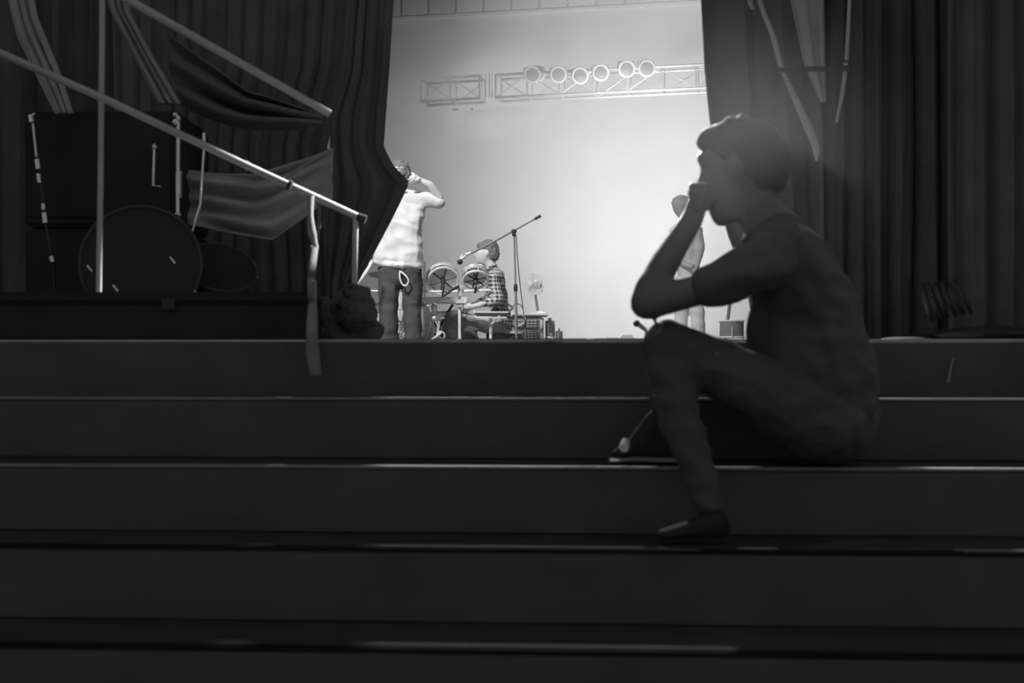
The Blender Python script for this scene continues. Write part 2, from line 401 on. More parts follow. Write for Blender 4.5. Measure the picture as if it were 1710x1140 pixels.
# ------------------------------------------------------------------ standing man on stage
D = 12.2
man = thing('person', P(668, 600, D).xy.to_3d(), 'person seen from behind, standing on stage in a pale shirt, hand raised to the ear', 'person')
ft = lambda z: 600 - z / D * F + EYE * 0
body = [
 [(667, 289, 0, (17, 20, 19)), (666, 298, -.02, (14, 16, 14))], [(666, 300, .05, 12), (669, 308, .10, 7)],
 [(668, 300, .0, 10), (671, 322, 0, 11)], [(683, 297, .0, (3, 5, 6))],
 [(646, 333, 0, 13), (698, 333, 0, 12), (672, 330, 0, 14), (650, 380, 0, (16, 18, 16)), (690, 380, 0, (14, 18, 14))],
 [(650, 380, 0, (14, 17, 14)), (690, 380, 0, (12, 17, 14)), (650, 450, 0, (13, 15, 10)), (686, 450, 0, (13, 15, 10))],
 [(700, 334, 0, 11), (734, 331, -.06, 8)], [(734, 331, -.06, 8), (718, 309, -.10, 7.2)], [(718, 309, -.10, 7.2), (702, 301, -.11, 5)],
 [(640, 334, 0, 11), (604, 334, -.04, 8)], [(604, 334, -.04, 8), (625, 310, -.08, 7)], [(625, 310, -.08, 7), (642, 301, -.08, 5)],
 [(650, 458, 0, 13), (648, 515, 0, 11)], [(648, 515, 0, 11), (648, 575, .02, 8)],
 [(687, 458, 0, 13), (689, 515, 0, 11)], [(689, 515, 0, 11), (692, 575, .02, 8)],
]
flesh('body', body, D, M['skin'], man, .013, 5)
hand = [[(702, 301, -.11, 5), (692, 297, -.13, 5.5)], [(698, 300, -.13, 5), (690, 303, -.13, 4)],
        [(692, 292, -.14, 2.2), (685, 296, -.15, 2.0)], [(691, 296, -.15, 2.2), (683, 300, -.15, 2.0)],
        [(691, 300, -.15, 2.2), (684, 304, -.14, 1.9)], [(692, 304, -.14, 2.0), (686, 307, -.13, 1.8)],
        [(695, 294, -.12, 2.3), (688, 289, -.12, 1.9)]]
flesh('hand', hand, D, M['skin'], man, .005, 2)
flesh('hair', [[(667, 285, .01, (18.5, 21, 17)), (670, 291, -.03, (16, 14, 16))], [(660, 275, .05, (9, 8, 6)), (672, 273, .05, (9, 8, 5))],
               [(673, 300, -.06, (9, 6, 9))]], D, M['hair_pale'], man, .008, 2, wrinkle=.02, wscale=40)
shirt = [
 [(645, 333, 0, 15), (697, 333, 0, 14), (672, 327, 0, 14), (648, 375, 0, (18, 21, 16)), (690, 375, 0, (16, 21, 14))],
 [(648, 372, 0, (18, 21, 14)), (689, 372, 0, (16, 21, 14)), (642, 432, 0, (20, 24, 12)), (687, 438, 0, (19, 24, 12))],
 [(634, 437, 0, (14, 20, 7)), (666, 444, -.02, (22, 24, 8)), (692, 443, 0, (15, 22, 9))],
 [(700, 334, 0, 14.5), (727, 335, -.04, 12.5)], [(722, 334, -.03, 12), (732, 337, -.05, 10.5)],
 [(640, 335, 0, 13), (606, 338, -.04, 11)],
]
sh = flesh('shirt', shirt, D, M['shirt'], man, .011, 3, wrinkle=.028, wscale=6.5, seed=3)
m = MB(); m.ring(P(672, 318, D), (.1, -.25, 1), .068, .016, 24, 6); m.build('collar', M['shirt'], sh)
tr = [[(650, 448, 0, (19, 21, 10)), (688, 448, 0, (17, 21, 10)), (650, 470, 0, (19, 20, 12)), (688, 470, 0, (18, 20, 12))],
      [(649, 468, 0, (19, 20, 14)), (649, 515, -.02, (16.5, 17, 14))], [(649, 515, -.02, (16.5, 17, 14)), (650, 581, .0, (16, 17, 6))],
      [(689, 468, 0, (18.5, 20, 14)), (688, 515, 0, (16.5, 17, 14))], [(688, 515, 0, (16.5, 17, 14)), (691, 581, .0, (15.5, 17, 6))]]
flesh('trousers', tr, D, M['trousers'], man, .011, 4, wrinkle=.012, wscale=9, seed=8)
for x in (650, 691):
    z0 = 0
    flesh('shoe', [[(x, 585, -.05, (8, 9, 5)), (x - 2, 587, .12, (8, 9, 3.5))]], D, M['shoe'], man, .01, 2)
m = MB(); m.tube(curve([P(668, 452, D - .14), P(667.5, 462, D - .15), P(671, 473, D - .15), P(677, 477, D - .15), P(682, 470, D - .15), P(679, 462, D - .15), P(669, 453, D - .14)]), .0075, 8)
m.build('earphone_cable', M['white'], man)

# ------------------------------------------------------------------ seated drummer
def plaid_mat():
    m = bpy.data.materials.new('plaid_cotton'); m.use_nodes = True; nt = m.node_tree; b = nt.nodes['Principled BSDF']; b.inputs['Roughness'].default_value = .9
    tc = nt.nodes.new('ShaderNodeTexCoord'); sp = nt.nodes.new('ShaderNodeSeparateXYZ'); nt.links.new(tc.outputs['Object'], sp.inputs[0])
    def stripe(sock, freq):
        a = nt.nodes.new('ShaderNodeMath'); a.operation = 'MULTIPLY'; a.inputs[1].default_value = freq; nt.links.new(sock, a.inputs[0])
        s = nt.nodes.new('ShaderNodeMath'); s.operation = 'SINE'; nt.links.new(a.outputs[0], s.inputs[0])
        g = nt.nodes.new('ShaderNodeMath'); g.operation = 'GREATER_THAN'; g.inputs[1].default_value = .1; nt.links.new(s.outputs[0], g.inputs[0]); return g
    ax = nt.nodes.new('ShaderNodeMath'); ax.operation = 'ADD'; nt.links.new(sp.outputs[0], ax.inputs[0]); nt.links.new(sp.outputs[1], ax.inputs[1])
    s1, s2 = stripe(ax.outputs[0], 170), stripe(sp.outputs[2], 170)
    ad = nt.nodes.new('ShaderNodeMath'); ad.operation = 'ADD'; nt.links.new(s1.outputs[0], ad.inputs[0]); nt.links.new(s2.outputs[0], ad.inputs[1])
    r = nt.nodes.new('ShaderNodeMapRange'); r.inputs['From Max'].default_value = 2; r.inputs['To Min'].default_value = .6; r.inputs['To Max'].default_value = .03
    nt.links.new(ad.outputs[0], r.inputs[0])
    cc = nt.nodes.new('ShaderNodeCombineColor')
    for i in range(3): nt.links.new(r.outputs[0], cc.inputs[i])
    nt.links.new(cc.outputs[0], b.inputs['Base Color']); return m
M['plaid'] = plaid_mat()
D = 12.9
dr = thing('person', P(830, 600, D).xy.to_3d(), 'person in a checked shirt seated on a stool beside the drums, facing left', 'person')
flesh('body', [
 [(816, 417, 0, (16, 14, 16)), (812, 427, 0, (14, 12, 14))], [(804, 424, 0, (9, 10, 12)), (800, 436, 0, (5, 6, 5)), (810, 436, 0, 8)],
 [(792.5, 428, 0, 2), (797, 424, 0, 3)], [(816, 432, 0, 9), (824, 455, 0, 10)], [(813, 424, -.075, (3, 2, 5))],
 [(828, 465, -.10, 11), (828, 465, .10, 11), (834, 500, 0, (13, 24, 14))], [(834, 500, 0, (12, 22, 14)), (838, 540, 0, (15, 26, 12))],
 [(824, 468, -.17, 8), (832, 500, -.2, 7)], [(832, 500, -.2, 6.5), (790, 512, -.18, 4.5)],
 [(824, 468, .17, 8), (818, 500, .22, 7)], [(818, 500, .22, 6), (790, 508, .15, 4.5)],
 [(838, 545, -.08, 14), (756, 533, -.14, 11)], [(756, 533, -.14, 11), (750, 580, -.1, 8)],
 [(838, 545, .08, 14), (778, 535, .18, 11)], [(778, 535, .18, 11), (790, 580, .1, 8)]], D, M['skin'], dr, .012, 4)
flesh('hand', [[(790, 512, -.18, 4.5), (782, 513, -.18, 4.5)], [(783, 511, -.20, 2), (773, 511, -.2, 1.6)], [(783, 514, -.20, 2), (772, 515, -.2, 1.6)],
               [(783, 516, -.18, 2), (773, 518, -.18, 1.6)], [(784, 518, -.17, 1.8), (776, 521, -.17, 1.5)], [(785, 509, -.17, 2), (778, 506, -.17, 1.6)]], D, M['skin'], dr, .005, 2)
flesh('hair', [[(816, 412, 0, (17, 15, 13)), (822, 425, 0, (13, 14.2, 13))], [(804, 411, 0, (8, 10, 7.5))]], D, M['hair_pale'], dr, .008, 2, wrinkle=.012, wscale=45)
sh = flesh('shirt', [
 [(829, 463, -.11, 13), (829, 463, .11, 13), (833, 500, 0, (16, 27, 15)), (822, 455, 0, 10)], [(833, 500, 0, (16, 26, 15)), (838, 545, 0, (18, 30, 12))],
 [(825, 467, -.18, 10.5), (832, 500, -.2, 10)], [(832, 500, -.2, 9.5), (806, 508, -.19, 7)],
 [(825, 467, .18, 10), (818, 500, .22, 9)], [(818, 500, .22, 9), (800, 506, .19, 7)], [(838, 545, -.1, (12, 12, 9)), (846, 558, -.12, (7, 9, 5))]], D, M['plaid'], dr, .011, 3, wrinkle=.02, wscale=8)
m = MB(); m.ring(P(818, 447, D), (-.45, 0, 1), .062, .013, 24, 6); m.build('collar', M['plaid'], sh)
flesh('trousers', [
 [(840, 548, -.08, (17, 16, 13)), (760, 534, -.14, (14, 14, 13))], [(757, 533, -.14, (15, 15, 14)), (750, 581, -.11, (14, 14, 6))],
 [(840, 548, .08, (17, 16, 13)), (782, 536, .18, (14, 14, 13))], [(780, 536, .18, 14), (792, 581, .1, (12, 13, 6))]], D, M['plastic'], dr, .011, 3, wrinkle=.03, wscale=7)
for x, dd in ((742, -.11), (784, .1)): flesh('shoe', [[(x + 6, 585, dd, (7, 7, 4)), (x - 12, 586, dd, (7, 7, 3))]], D, M['shoe'], dr, .009, 2)
t = thing('drum_stool', P(842, 600, D).xy.to_3d(), 'round stool under the person in the checked shirt', 'stool')
m = MB(); m.lathe(P(842, 566, D), (0, 0, 1), [(.15, -.02), (.17, .0), (.17, .05), (.14, .07)], 28); m.build('seat', M['black'], t)
m = MB(); m.tube([P(842, 566, D), P(842, 580, D)], .02); m.build('pole', M['stand'], t)
for a in (0, 2.09, 4.19):
    p = P(842, 574, D); m = MB(); m.tube([p, Vector((p.x + .2 * math.cos(a), p.y + .2 * math.sin(a), .01))], .011, 8); m.build('leg', M['stand'], t)

# ------------------------------------------------------------------ person far behind the seated one
D = 14.4
bg = thing('person', P(1150, 600, D).xy.to_3d(), 'person on stage deep in the haze, seen past the forearm of the seated one', 'person')
flesh('body', [
 [(1138, 343, 0, (16, 15, 17)), (1140, 352, -.02, (13, 12, 14))], [(1142, 355, 0, 9), (1145, 372, 0, 10)],
 [(1130, 388, 0, 11), (1162, 388, 0, 11), (1148, 420, 0, (18, 14, 16))], [(1148, 420, 0, (17, 14, 15)), (1150, 470, 0, (17, 15, 12))],
 [(1126, 392, 0, 8), (1116, 425, -.05, 7)], [(1116, 425, -.05, 6.5), (1146, 442, -.16, 5)], [(1146, 442, -.16, 5), (1154, 444, -.18, 5)],
 [(1164, 390, -.02, 8), (1168, 425, -.08, 7)], [(1168, 425, -.08, 6.5), (1160, 452, -.16, 5)],
 [(1140, 470, 0, 12), (1138, 530, 0, 9)], [(1138, 530, 0, 9), (1138, 586, 0, 7)], [(1161, 470, 0, 12), (1165, 530, 0, 9)], [(1165, 530, 0, 9), (1168, 586, 0, 7)]], D, M['skin'], bg, .012, 4)
flesh('hair', [[(1138, 339, .0, (17, 16, 14)), (1140, 346, .03, (15, 14, 14))]], D, M['haze_paled'], bg, .009, 2, wrinkle=.012, wscale=45)
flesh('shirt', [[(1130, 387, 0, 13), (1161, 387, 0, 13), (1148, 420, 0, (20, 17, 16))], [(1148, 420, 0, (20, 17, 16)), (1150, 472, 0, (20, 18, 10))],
                [(1126, 392, 0, 10), (1118, 418, -.04, 9)], [(1164, 390, -.02, 10), (1168, 416, -.06, 9)]], D, M['haze_paled'], bg, .011, 3, wrinkle=.02, wscale=7)
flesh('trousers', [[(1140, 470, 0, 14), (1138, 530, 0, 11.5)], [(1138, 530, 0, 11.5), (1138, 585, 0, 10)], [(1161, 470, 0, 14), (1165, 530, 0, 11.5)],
                   [(1165, 530, 0, 11.5), (1168, 585, 0, 10)], [(1140, 468, 0, 14), (1161, 468, 0, 14)]], D, M['haze_paled'], bg, .011, 3, wrinkle=.02, wscale=7)
for x in (1137, 1168): flesh('shoe', [[(x, 588, 0, (6, 8, 3.5)), (x - 2, 589, -.12, (6, 8, 3))]], D, M['shoe'], bg, .009, 2)
# ------------------------------------------------------------------ instruments on stage
def tripod(t, top, h_leg, r_leg, material, legname='leg', rot=0.5, rad=.009):
    for a in range(3):
        an = rot + a * 2.094
        m = MB(); m.tube([Vector((top.x, top.y, h_leg)), Vector((top.x + r_leg * math.cos(an), top.y + r_leg * math.sin(an), .008))], rad, 8); m.build(legname, material, t)
# microphone stand with boom
D = 11.9
t = thing('microphone_stand', Vector((P(861, 0, D).x, D, 0)), 'tall dark microphone stand with a long sloping boom and microphone', 'stand')
m = MB(); m.tube([Vector((P(863, 0, D).x, D, .02)), P(861, 480, D)], .012); m.tube([P(861, 480, D), P(858.5, 388, D)], .009); m.build('pole', M['plastic'], t)
m = MB(); m.lathe(P(861, 480, D), (0, 0, 1), [(.016, -.03), (.018, 0), (.014, .03)], 16); m.build('clutch', M['black'], t)
m = MB(); m.ball(P(858, 386, D), (.026, .02, .02)); m.tube([P(858, 394, D), P(858.5, 384, D)], .018); m.build('boom_clamp', M['black'], t)
m = MB(); m.tube([P(903, 360, D), P(858, 385, D)], .0075); m.tube([P(858, 385, D), P(812, 410, D), P(783, 424, D)], .010); m.build('boom', M['plastic'], t)
m = MB(); m.tube([P(903, 360, D), P(893, 365.5, D)], .013); m.build('counterweight', M['black'], t)
tripod(t, Vector((P(863, 0, D).x, D, 0)), .16, .30, M['black'])
m = MB(); m.tube([P(786, 422, D), P(778, 425, D)], .014); m.ring(P(776, 427, D), (0, 1, 0), .022, .006, 20, 6); m.tube([P(777, 427, D), P(770, 433, D)], .012); m.build('shock_mount', M['stand'], t)
m = MB(); m.tube([P(772, 425, D), P(768.5, 434, D)], .011); mic = m.build('microphone', M['alu'], t); tag(mic, 'small silver microphone with a dark ball grille')
m = MB(); m.ball(P(768, 437, D), .026); m.build('grille', M['black'], mic)
m = MB(); m.tube(curve([P(862, 392, D - .02), P(865, 440, D - .02), P(869, 480, D), P(874, 520, D), P(880, 560, D + .2), P(884, 588, D + .3)]), .0045, 6)
m.build('cable', M['black'], t)

# two roto toms: flat spoked drums on a bar
def rototom(cx, cy, rp, tilt, D, label, yaw=0):
    c = P(cx, cy, D); R0 = rp * D / F
    n = Vector((math.sin(yaw), -math.sin(tilt), -math.cos(tilt))).normalized()      # underside normal, turned to the steps
    t = thing('spoked_drum', c, label, 'drum', 'flat spoked drums on the rack')
    q = n.to_track_quat('Z', 'Y')
    m = MB(); m.ring(c, n, R0, .011, 48, 8); m.build('lower_rim', M['alu'], t)
    m = MB(); m.ring(c - n * .075, n, R0 * 1.02, .010, 48, 8); m.lathe(c - n * .055, n, [(R0 * 1.0, -.018), (R0 * 1.03, -.018), (R0 * 1.03, .012), (R0 * 1.0, .012)], 48, close=False); m.build('upper_hoop', M['stand'], t)
    m = MB(); m.lathe(c - n * .07, n, [(R0 * .98, -.003), (R0 * .98, .003)], 48); m.build('drumhead', M['head'], t)
    m = MB(); m.lathe(c, n, [(.020, -.05), (.022, .0), (.022, .02), (.012, .05)], 20); m.build('hub', M['black'], t)
    for k in range(6):
        a = k * math.pi / 3 + .35; d = q @ Vector((math.cos(a), math.sin(a), 0))
        m = MB(); m.tube([c + d * .015, c + d * R0], .0065, 6); m.build('spoke', M['black'], t)
        m = MB(); m.tube([c + d * R0, c + d * R0 * 1.03 - n * .09], .0055, 6); m.build('tension_rod', M['stand'], t)
    m = MB(); m.tube([c + n * .02, c + Vector((0, 0, -.02)) + n * .06, Vector((c.x - .005, c.y + .0, c.z - R0 * 1.05))], .010, 8); m.build('mount', M['black'], t)
    return t
rototom(740, 469, 25.5, 1.0, 12.3, 'larger flat drum with spokes, right beside the standing man', .12)
rototom(794, 467, 20.5, .72, 12.3, 'smaller flat drum with spokes, in front of the checked shirt', .08)
t = thing('drum_rack', Vector((P(768, 0, 12.3).x, 12.3, 0)), 'upright post with a cross bar that carries the spoked drums', 'stand')
m = MB(); m.tube([Vector((P(768, 0, 12.3).x, 12.3, .01)), P(767, 478, 12.3)], .014); m.build('post', M['alu'], t)
m = MB(); m.tube([P(706, 486.5, 12.3), P(755, 487, 12.3)], .012); m.tube([P(755, 487, 12.3), P(775, 486, 12.3), P(820, 484.5, 12.3)], .013); m.build('cross_bar', M['alu'], t)
m = MB(); m.box(P(768, 486, 12.28), (.04, .04, .10), bevel=.006); m.box(P(769, 507, 12.28), (.06, .04, .07), bevel=.008); m.tube([P(762, 505, 12.25), P(776, 505, 12.25)], .008); m.ball(P(777, 505, 12.25), .014); m.build('clamp', M['stand'], t)
m = MB(); m.tube([P(741, 494, 12.2), P(752, 485, 12.2), P(766, 478, 12.25)], .013); m.build('angled_arm', M['black'], t)
tripod(t, Vector((P(768, 0, 12.3).x, 12.3, 0)), .14, .22, M['alu'], rot=1.2)
# percussion pad on a post
t = thing('percussion_pad', Vector((P(820, 0, 12.2).x, 12.2, 0)), 'flat electronic percussion pad on a short post, in front of the knees', 'drum pad')
m = MB(); m.box(P(820, 524, 12.2), (.30, .22, .035), bevel=.008); m.build('pad_body', M['plastic'], t)
m = MB(); m.box(P(820, 521, 12.08), (.31, .012, .010)); m.build('top_edge', M['white'], t)
m = MB(); m.tube([P(792, 517, 12.1), P(795, 530, 12.1)], .008); m.tube([P(795, 530, 12.08), P(846, 530, 12.08)], .006); m.build('lower_frame', M['alu'], t)
m = MB(); m.tube([Vector((P(819.5, 0, 12.2).x, 12.2, .01)), P(819.5, 528, 12.2)], .015); m.build('post', M['alu'], t)
m = MB(); m.tube([P(821, 541, 12.1), P(835, 526, 12.1)], .006); m.build('brace', M['alu'], t)
tripod(t, Vector((P(819.5, 0, 12.2).x, 12.2, 0)), .1, .2, M['alu'], rot=.2)
# keyboard on stand, behind the toms
t = thing('keyboard', Vector((P(735, 0, 12.9).x, 12.9, 0)), 'long pale keyboard lying level behind the larger spoked drum', 'keyboard')
m = MB(); m.box(P(732, 502, 12.9), (.56, .28, .05), bevel=.01); m.build('case', M['white'], t)
m = MB(); m.box(P(732, 497.4, 12.84), (.52, .14, .012), bevel=.003); m.build('keys', M['head'], t)
m = MB(); m.tube([P(708, 508, 12.9), P(756, 590, 12.9)], .012); m.build('leg', M['black'], t)
m = MB(); m.tube([P(756, 508, 12.95), P(708, 590, 12.95)], .012); m.build('leg', M['black'], t)
# sticks in the hand
for a, b, l in (((774, 513, 12.68), (741, 497, 12.4), 'pale drumstick held in the hand over the keyboard'), ((778, 508, 12.72), (733, 502, 12.5), 'second pale drumstick, just above the keyboard')):
    m = MB(); m.tube([P(*a), P(*b)], [.009, .005], 8); tag(m.build('drumstick', M['white']), l, 'drumstick')
# cymbal stands left of the standing man
def cymbal(c, r, n, parent):
    m = MB(); m.lathe(c, n, [(r, 0), (r * .35, .022), (r * .16, .03), (r * .12, .05), (.006, .06)], 40); return m.build('cymbal', M['brass'], parent)
t = thing('cymbal_stand', Vector((P(634, 0, 13.2).x, 13.2, 0)), 'stand with two small cymbals, left of the legs of the standing man', 'cymbal stand')
m = MB(); m.tube([Vector((P(637, 0, 13.2).x, 13.2, .01)), P(637, 445, 13.2)], .011); m.build('pole', M['stand'], t)
cymbal(P(636, 459, 13.2), .125, (.1, -.35, 1), t); cymbal(P(636, 509, 13.2), .10, (.05, -.2, 1), t)
m = MB(); m.tube([P(613, 485.5, 13.2), P(650, 485.5, 13.2)], .008); m.build('cross_bar', M['alu'], t)
tripod(t, Vector((P(637, 0, 13.2).x, 13.2, 0)), .2, .2, M['stand'])
m = MB(); m.tube([Vector((P(520, 0, 11.9).x, 11.9, .01)), P(595, 477, 11.9), P(606, 462, 11.9), P(617, 446, 11.9), P(623, 435, 11.9)], [.008, .008, .02, .016, .010], 10); m.tube([P(617, 446, 11.9), P(619, 433, 11.9)], [.014, .008], 8)
o = m.build('cane', M['white']); tag(o, 'slim pale tapering stick standing at a slant behind the point of the curtain', 'stick')
# hi-hat, pedals and small stands between and beside the legs of the standing man
def small_stand(px, D, top, label, mt='stand', heads=()):
    t = thing('drum_stand', Vector((P(px, 0, D).x, D, 0)), label, 'stand')
    m = MB(); m.tube([Vector((P(px, 0, D).x, D, .01)), P(px, top, D)], .010, 8); m.build('pole', M[mt], t)
    for hh in (.25, .5, .75):
        z = P(px, top, D).z * hh; m = MB(); m.lathe(Vector((P(px, 0, D).x, D, z)), (0, 0, 1), [(.016, -.015), (.02, 0), (.016, .015)], 12); m.tube([Vector((P(px, 0, D).x - .03, D, z)), Vector((P(px, 0, D).x + .03, D, z))], .005, 6); m.build('collar', M['stand'], t)
    tripod(t, Vector((P(px, 0, D).x, D, 0)), .22, .2, M['stand'], rot=.3)
    return t
t = small_stand(709, 12.8, 437, 'tall chrome stand just right of the hip of the standing man')
m = MB(); m.box(P(708, 470, 12.8), (.045, .04, .05), bevel=.008); m.tube([P(706, 484, 12.8), P(712, 480, 12.8)], .012); m.build('clamp', M['stand'], t)
t = small_stand(713, 12.6, 500, 'low chrome stand with a curved arm, right of the standing man')
m = MB(); m.tube(curve([P(707, 508, 12.6), P(712, 512, 12.6), P(716, 524, 12.6), P(714, 560, 12.6)]), .012); m.build('curved_arm', M['stand'], t)
m = MB(); m.lathe(P(707, 510, 12.6), (-.2, 0, 1), [(.05, -.01), (.02, .02), (.01, .04)], 20); m.build('felt_cup', M['stand'], t)
t = small_stand(723, 12.5, 508, 'chrome hi-hat stand with a small bell-shaped top, between man and checked shirt')
m = MB(); m.ball(P(725, 514, 12.5), (.03, .03, .045)); m.build('top_bell', M['stand'], t)
m = MB(); m.box(P(724, 530, 12.5), (.12, .05, .07), bevel=.015); m.tube([P(708, 531, 12.5), P(742, 531, 12.5)], .009); m.build('bracket', M['stand'], t)
t = small_stand(666, 12.9, 487, 'chrome stand seen between the legs of the standing man')
m = MB(); m.lathe(P(670, 502, 12.9), (.3, -.2, 1), [(.06, -.07), (.06, .07)], 28); m.build('small_drum', M['white'], t)
m = MB(); m.box(P(668, 526, 12.9), (.10, .08, .14), Matrix.Rotation(R(15), 3, 'Y').to_quaternion(), bevel=.02); m.build('bracket', M['stand'], t)
m = MB(); m.tube([P(680, 540, 12.7), P(668, 562, 12.6)], [.018, .008], 8); m.tube([P(662, 568, 12.6), P(684, 568, 12.6)], .012); m.build('pedal_arm', M['stand'], t)
def pedal(px, D, label, ang=.0):
    c = P(px, 585, D); t = thing('drum_pedal', Vector((c.x, D, 0)), label, 'pedal')
    m = MB(); m.box(Vector((c.x, D, .012)), (.10, .26, .018), bevel=.004); m.build('base_plate', M['plastic'], t)
    q = Matrix.Rotation(R(-38), 3, 'Y').to_quaternion()
    m = MB(); m.box(P(px, 567, D), (.21, .09, .02), q, bevel=.006); m.build('footboard', M['alu'], t)
    m = MB(); m.tube([P(px + 9, 560, D + .04), P(px + 11, 536, D + .04)], .014, 8); m.build('upright', M['stand'], t)
    m = MB(); m.ring(P(px + 14, 560, D), (0, 1, 0), .035, .007, 20, 6); m.ring(P(px + 15, 573, D), (0, 1, 0), .028, .007, 20, 6); m.build('cam', M['stand'], t)
    m = MB(); m.tube([P(px + 11, 548, D), P(px + 3, 532, D)], .006, 6); m.ball(P(px + 3, 531, D), .02); m.build('beater', M['stand'], t)
pedal(722, 12.3, 'chrome foot pedal tilted up on the deck, left of the seated knees')
pedal(662, 13.0, 'chrome foot pedal behind the legs of the standing man')
t = small_stand(634, 12.9, 520, 'low chrome stand left of the legs of the standing man')
m = MB(); m.box(P(634, 532, 12.9), (.09, .05, .10), bevel=.02); m.ball(P(632, 545, 12.9), .03); m.build('bracket', M['stand'], t)
# drum shell low behind the stands
t = thing('floor_tom', P(748, 590, 13.5), 'pale grey floor drum low behind the pedals', 'drum')
c = P(744, 545, 13.5)
m = MB(); m.lathe(Vector((c.x, 13.5, .12)), (0, 0, 1), [(.21, 0), (.21, .30)], 40, close=True); m.build('shell', M['case'], t)
for z in (.12, .42):
    m = MB(); m.ring(Vector((c.x, 13.5, z)), (0, 0, 1), .215, .010, 40, 6); m.build('hoop', M['stand'], t)
for k in range(3):
    a = 2.1 * k + .4; m = MB(); m.tube([Vector((c.x + .225 * math.cos(a), 13.5 + .225 * math.sin(a), .30)), Vector((c.x + .235 * math.cos(a), 13.5 + .235 * math.sin(a), .004))], .008, 8); m.build('leg', M['stand'], t)
# rack case with faders and knobs
D = 13.8
def ZP(px, py, D): return P(px, py, D)
xL, xR = P(850, 0, D).x, P(908, 0, D).x; zT = P(0, 527, D).z
t = thing('rack_case', Vector(((xL + xR) / 2, D + .25, 0)), 'grey rack case of controls, carrying the pale fan', 'rack')
m = MB(); m.box(((xL + xR) / 2, D + .27, zT / 2), (xR - xL, .5, zT), bevel=.02); m.build('body', M['case'], t)
for px, py, w_, h_ in ((867, 540, 14, 16), (888, 540, 20, 16), (867, 559, 14, 14), (888, 559, 20, 14)):
    c = P(px, py, D); m = MB(); m.box((c.x, D + .01, c.z), (w_ * D / F, .02, h_ * D / F), bevel=.004); pn = m.build('panel', M['plastic'], t)
    for i in range(3):
        for j in range(3):
            m = MB(); m.box((c.x + (i - 1) * w_ * .3 * D / F, D - .006, c.z + (j - 1) * h_ * .3 * D / F), (w_ * .2 * D / F, .014, h_ * .1 * D / F)); m.build('fader', M['white'], pn, smooth=False)
for py in (541, 563):
    c = P(904, py, D); m = MB(); m.box((c.x, D + .0, c.z), (.028, .02, .09), bevel=.006); m.build('handle', M['white'], t)
m = MB(); m.box(((xL + xR) / 2 + .02, D + .25, zT + .012), (xR - xL + .05, .54, .022), bevel=.006); m.build('lid', M['white'], t)
# two round-shouldered cases
def small_case(px0, px1, py, D, label):
    a, b = P(px0, py, D), P(px1, py, D)
    m = MB(); m.box(((a.x + b.x) / 2, D + .2, a.z / 2), (b.x - a.x, .38, a.z), bevel=.03)
    t = thing('flight_case', Vector(((a.x + b.x) / 2, D + .2, 0)), label, 'case'); m.build('body', M['case'], t)
    m = MB(); m.tube([(a.x + .02, D - .005, a.z * .3), (a.x + .02, D - .005, a.z * .85)], .008, 8); m.build('corner_edge', M['alu'], t)
    m = MB(); m.box(((a.x + b.x) / 2, D + .0, a.z * .55), (.03, .02, .03), bevel=.003); m.build('latch', M['alu'], t)
small_case(912, 927, 530, 14.0, 'tall narrow case directly right of the rack case')
small_case(929, 940, 548, 14.6, 'low small case right of the tall narrow one, faint in haze')
# fan on the rack case
D = 14.05
t = thing('desk_fan', P(897, 524.6, D), 'round pale desk fan standing on top of the rack case', 'fan')
n = Vector((-.55, -.8, .12)).normalized(); c = P(890, 474, D)
zb = zT + .022
m = MB(); m.lathe(Vector((P(898, 0, D).x, D, zb)), (0, 0, 1), [(.10, 0), (.10, .012), (.05, .028), (.02, .035)], 32); m.build('base', M['white'], t)
m = MB(); m.tube([Vector((P(898, 0, D).x, D, zb + .03)), P(894, 492, D)], .014); m.build('neck', M['plastic'], t)
m = MB(); m.lathe(c, n, [(.035, -.12), (.045, -.09), (.045, -.02), (.03, .0)], 24); m.build('motor', M['white'], t)
for off, rr in ((.035, 1), (-.035, 1)):
    m = MB(); m.ring(c + n * off, n, .108, .004, 40, 6)
    q = n.to_track_quat('Z', 'Y')
    for k in range(24):
        a = k * math.pi / 12; d = q @ Vector((math.cos(a), math.sin(a), 0)); m.tube([c + n * (off * 1.5) + d * .02, c + n * off * 1.3 + d * .07, c + n * off + d * .107], .0018, 4)
    m.build('guard', M['white'], t)
for k in range(3):
    q = n.to_track_quat('Z', 'Y'); a = k * 2.094
    m = MB(); b_ = m.bm; vs_ = []
    for (rr, da) in ((.015, -.3), (.09, -.45), (.095, .35), (.015, .3)):
        vs_.append(b_.verts.new(c + q @ Vector((rr * math.cos(a + da), rr * math.sin(a + da), .012 * (1 if da > 0 else -1)))))
    f = b_.faces.new(vs_); bmesh.ops.solidify(b_, geom=[f], thickness=.003); m.build('blade', M['white'], t)
m = MB(); m.lathe(c + n * .04, n, [(.03, 0), (.022, .012), (.0, .016)], 24); m.build('centre_cap', M['white'], t)
m = MB(); m.tube([P(902, 487, D), P(905, 486, D), P(905, 482, D)], .006); m.build('knob', M['plastic'], t)
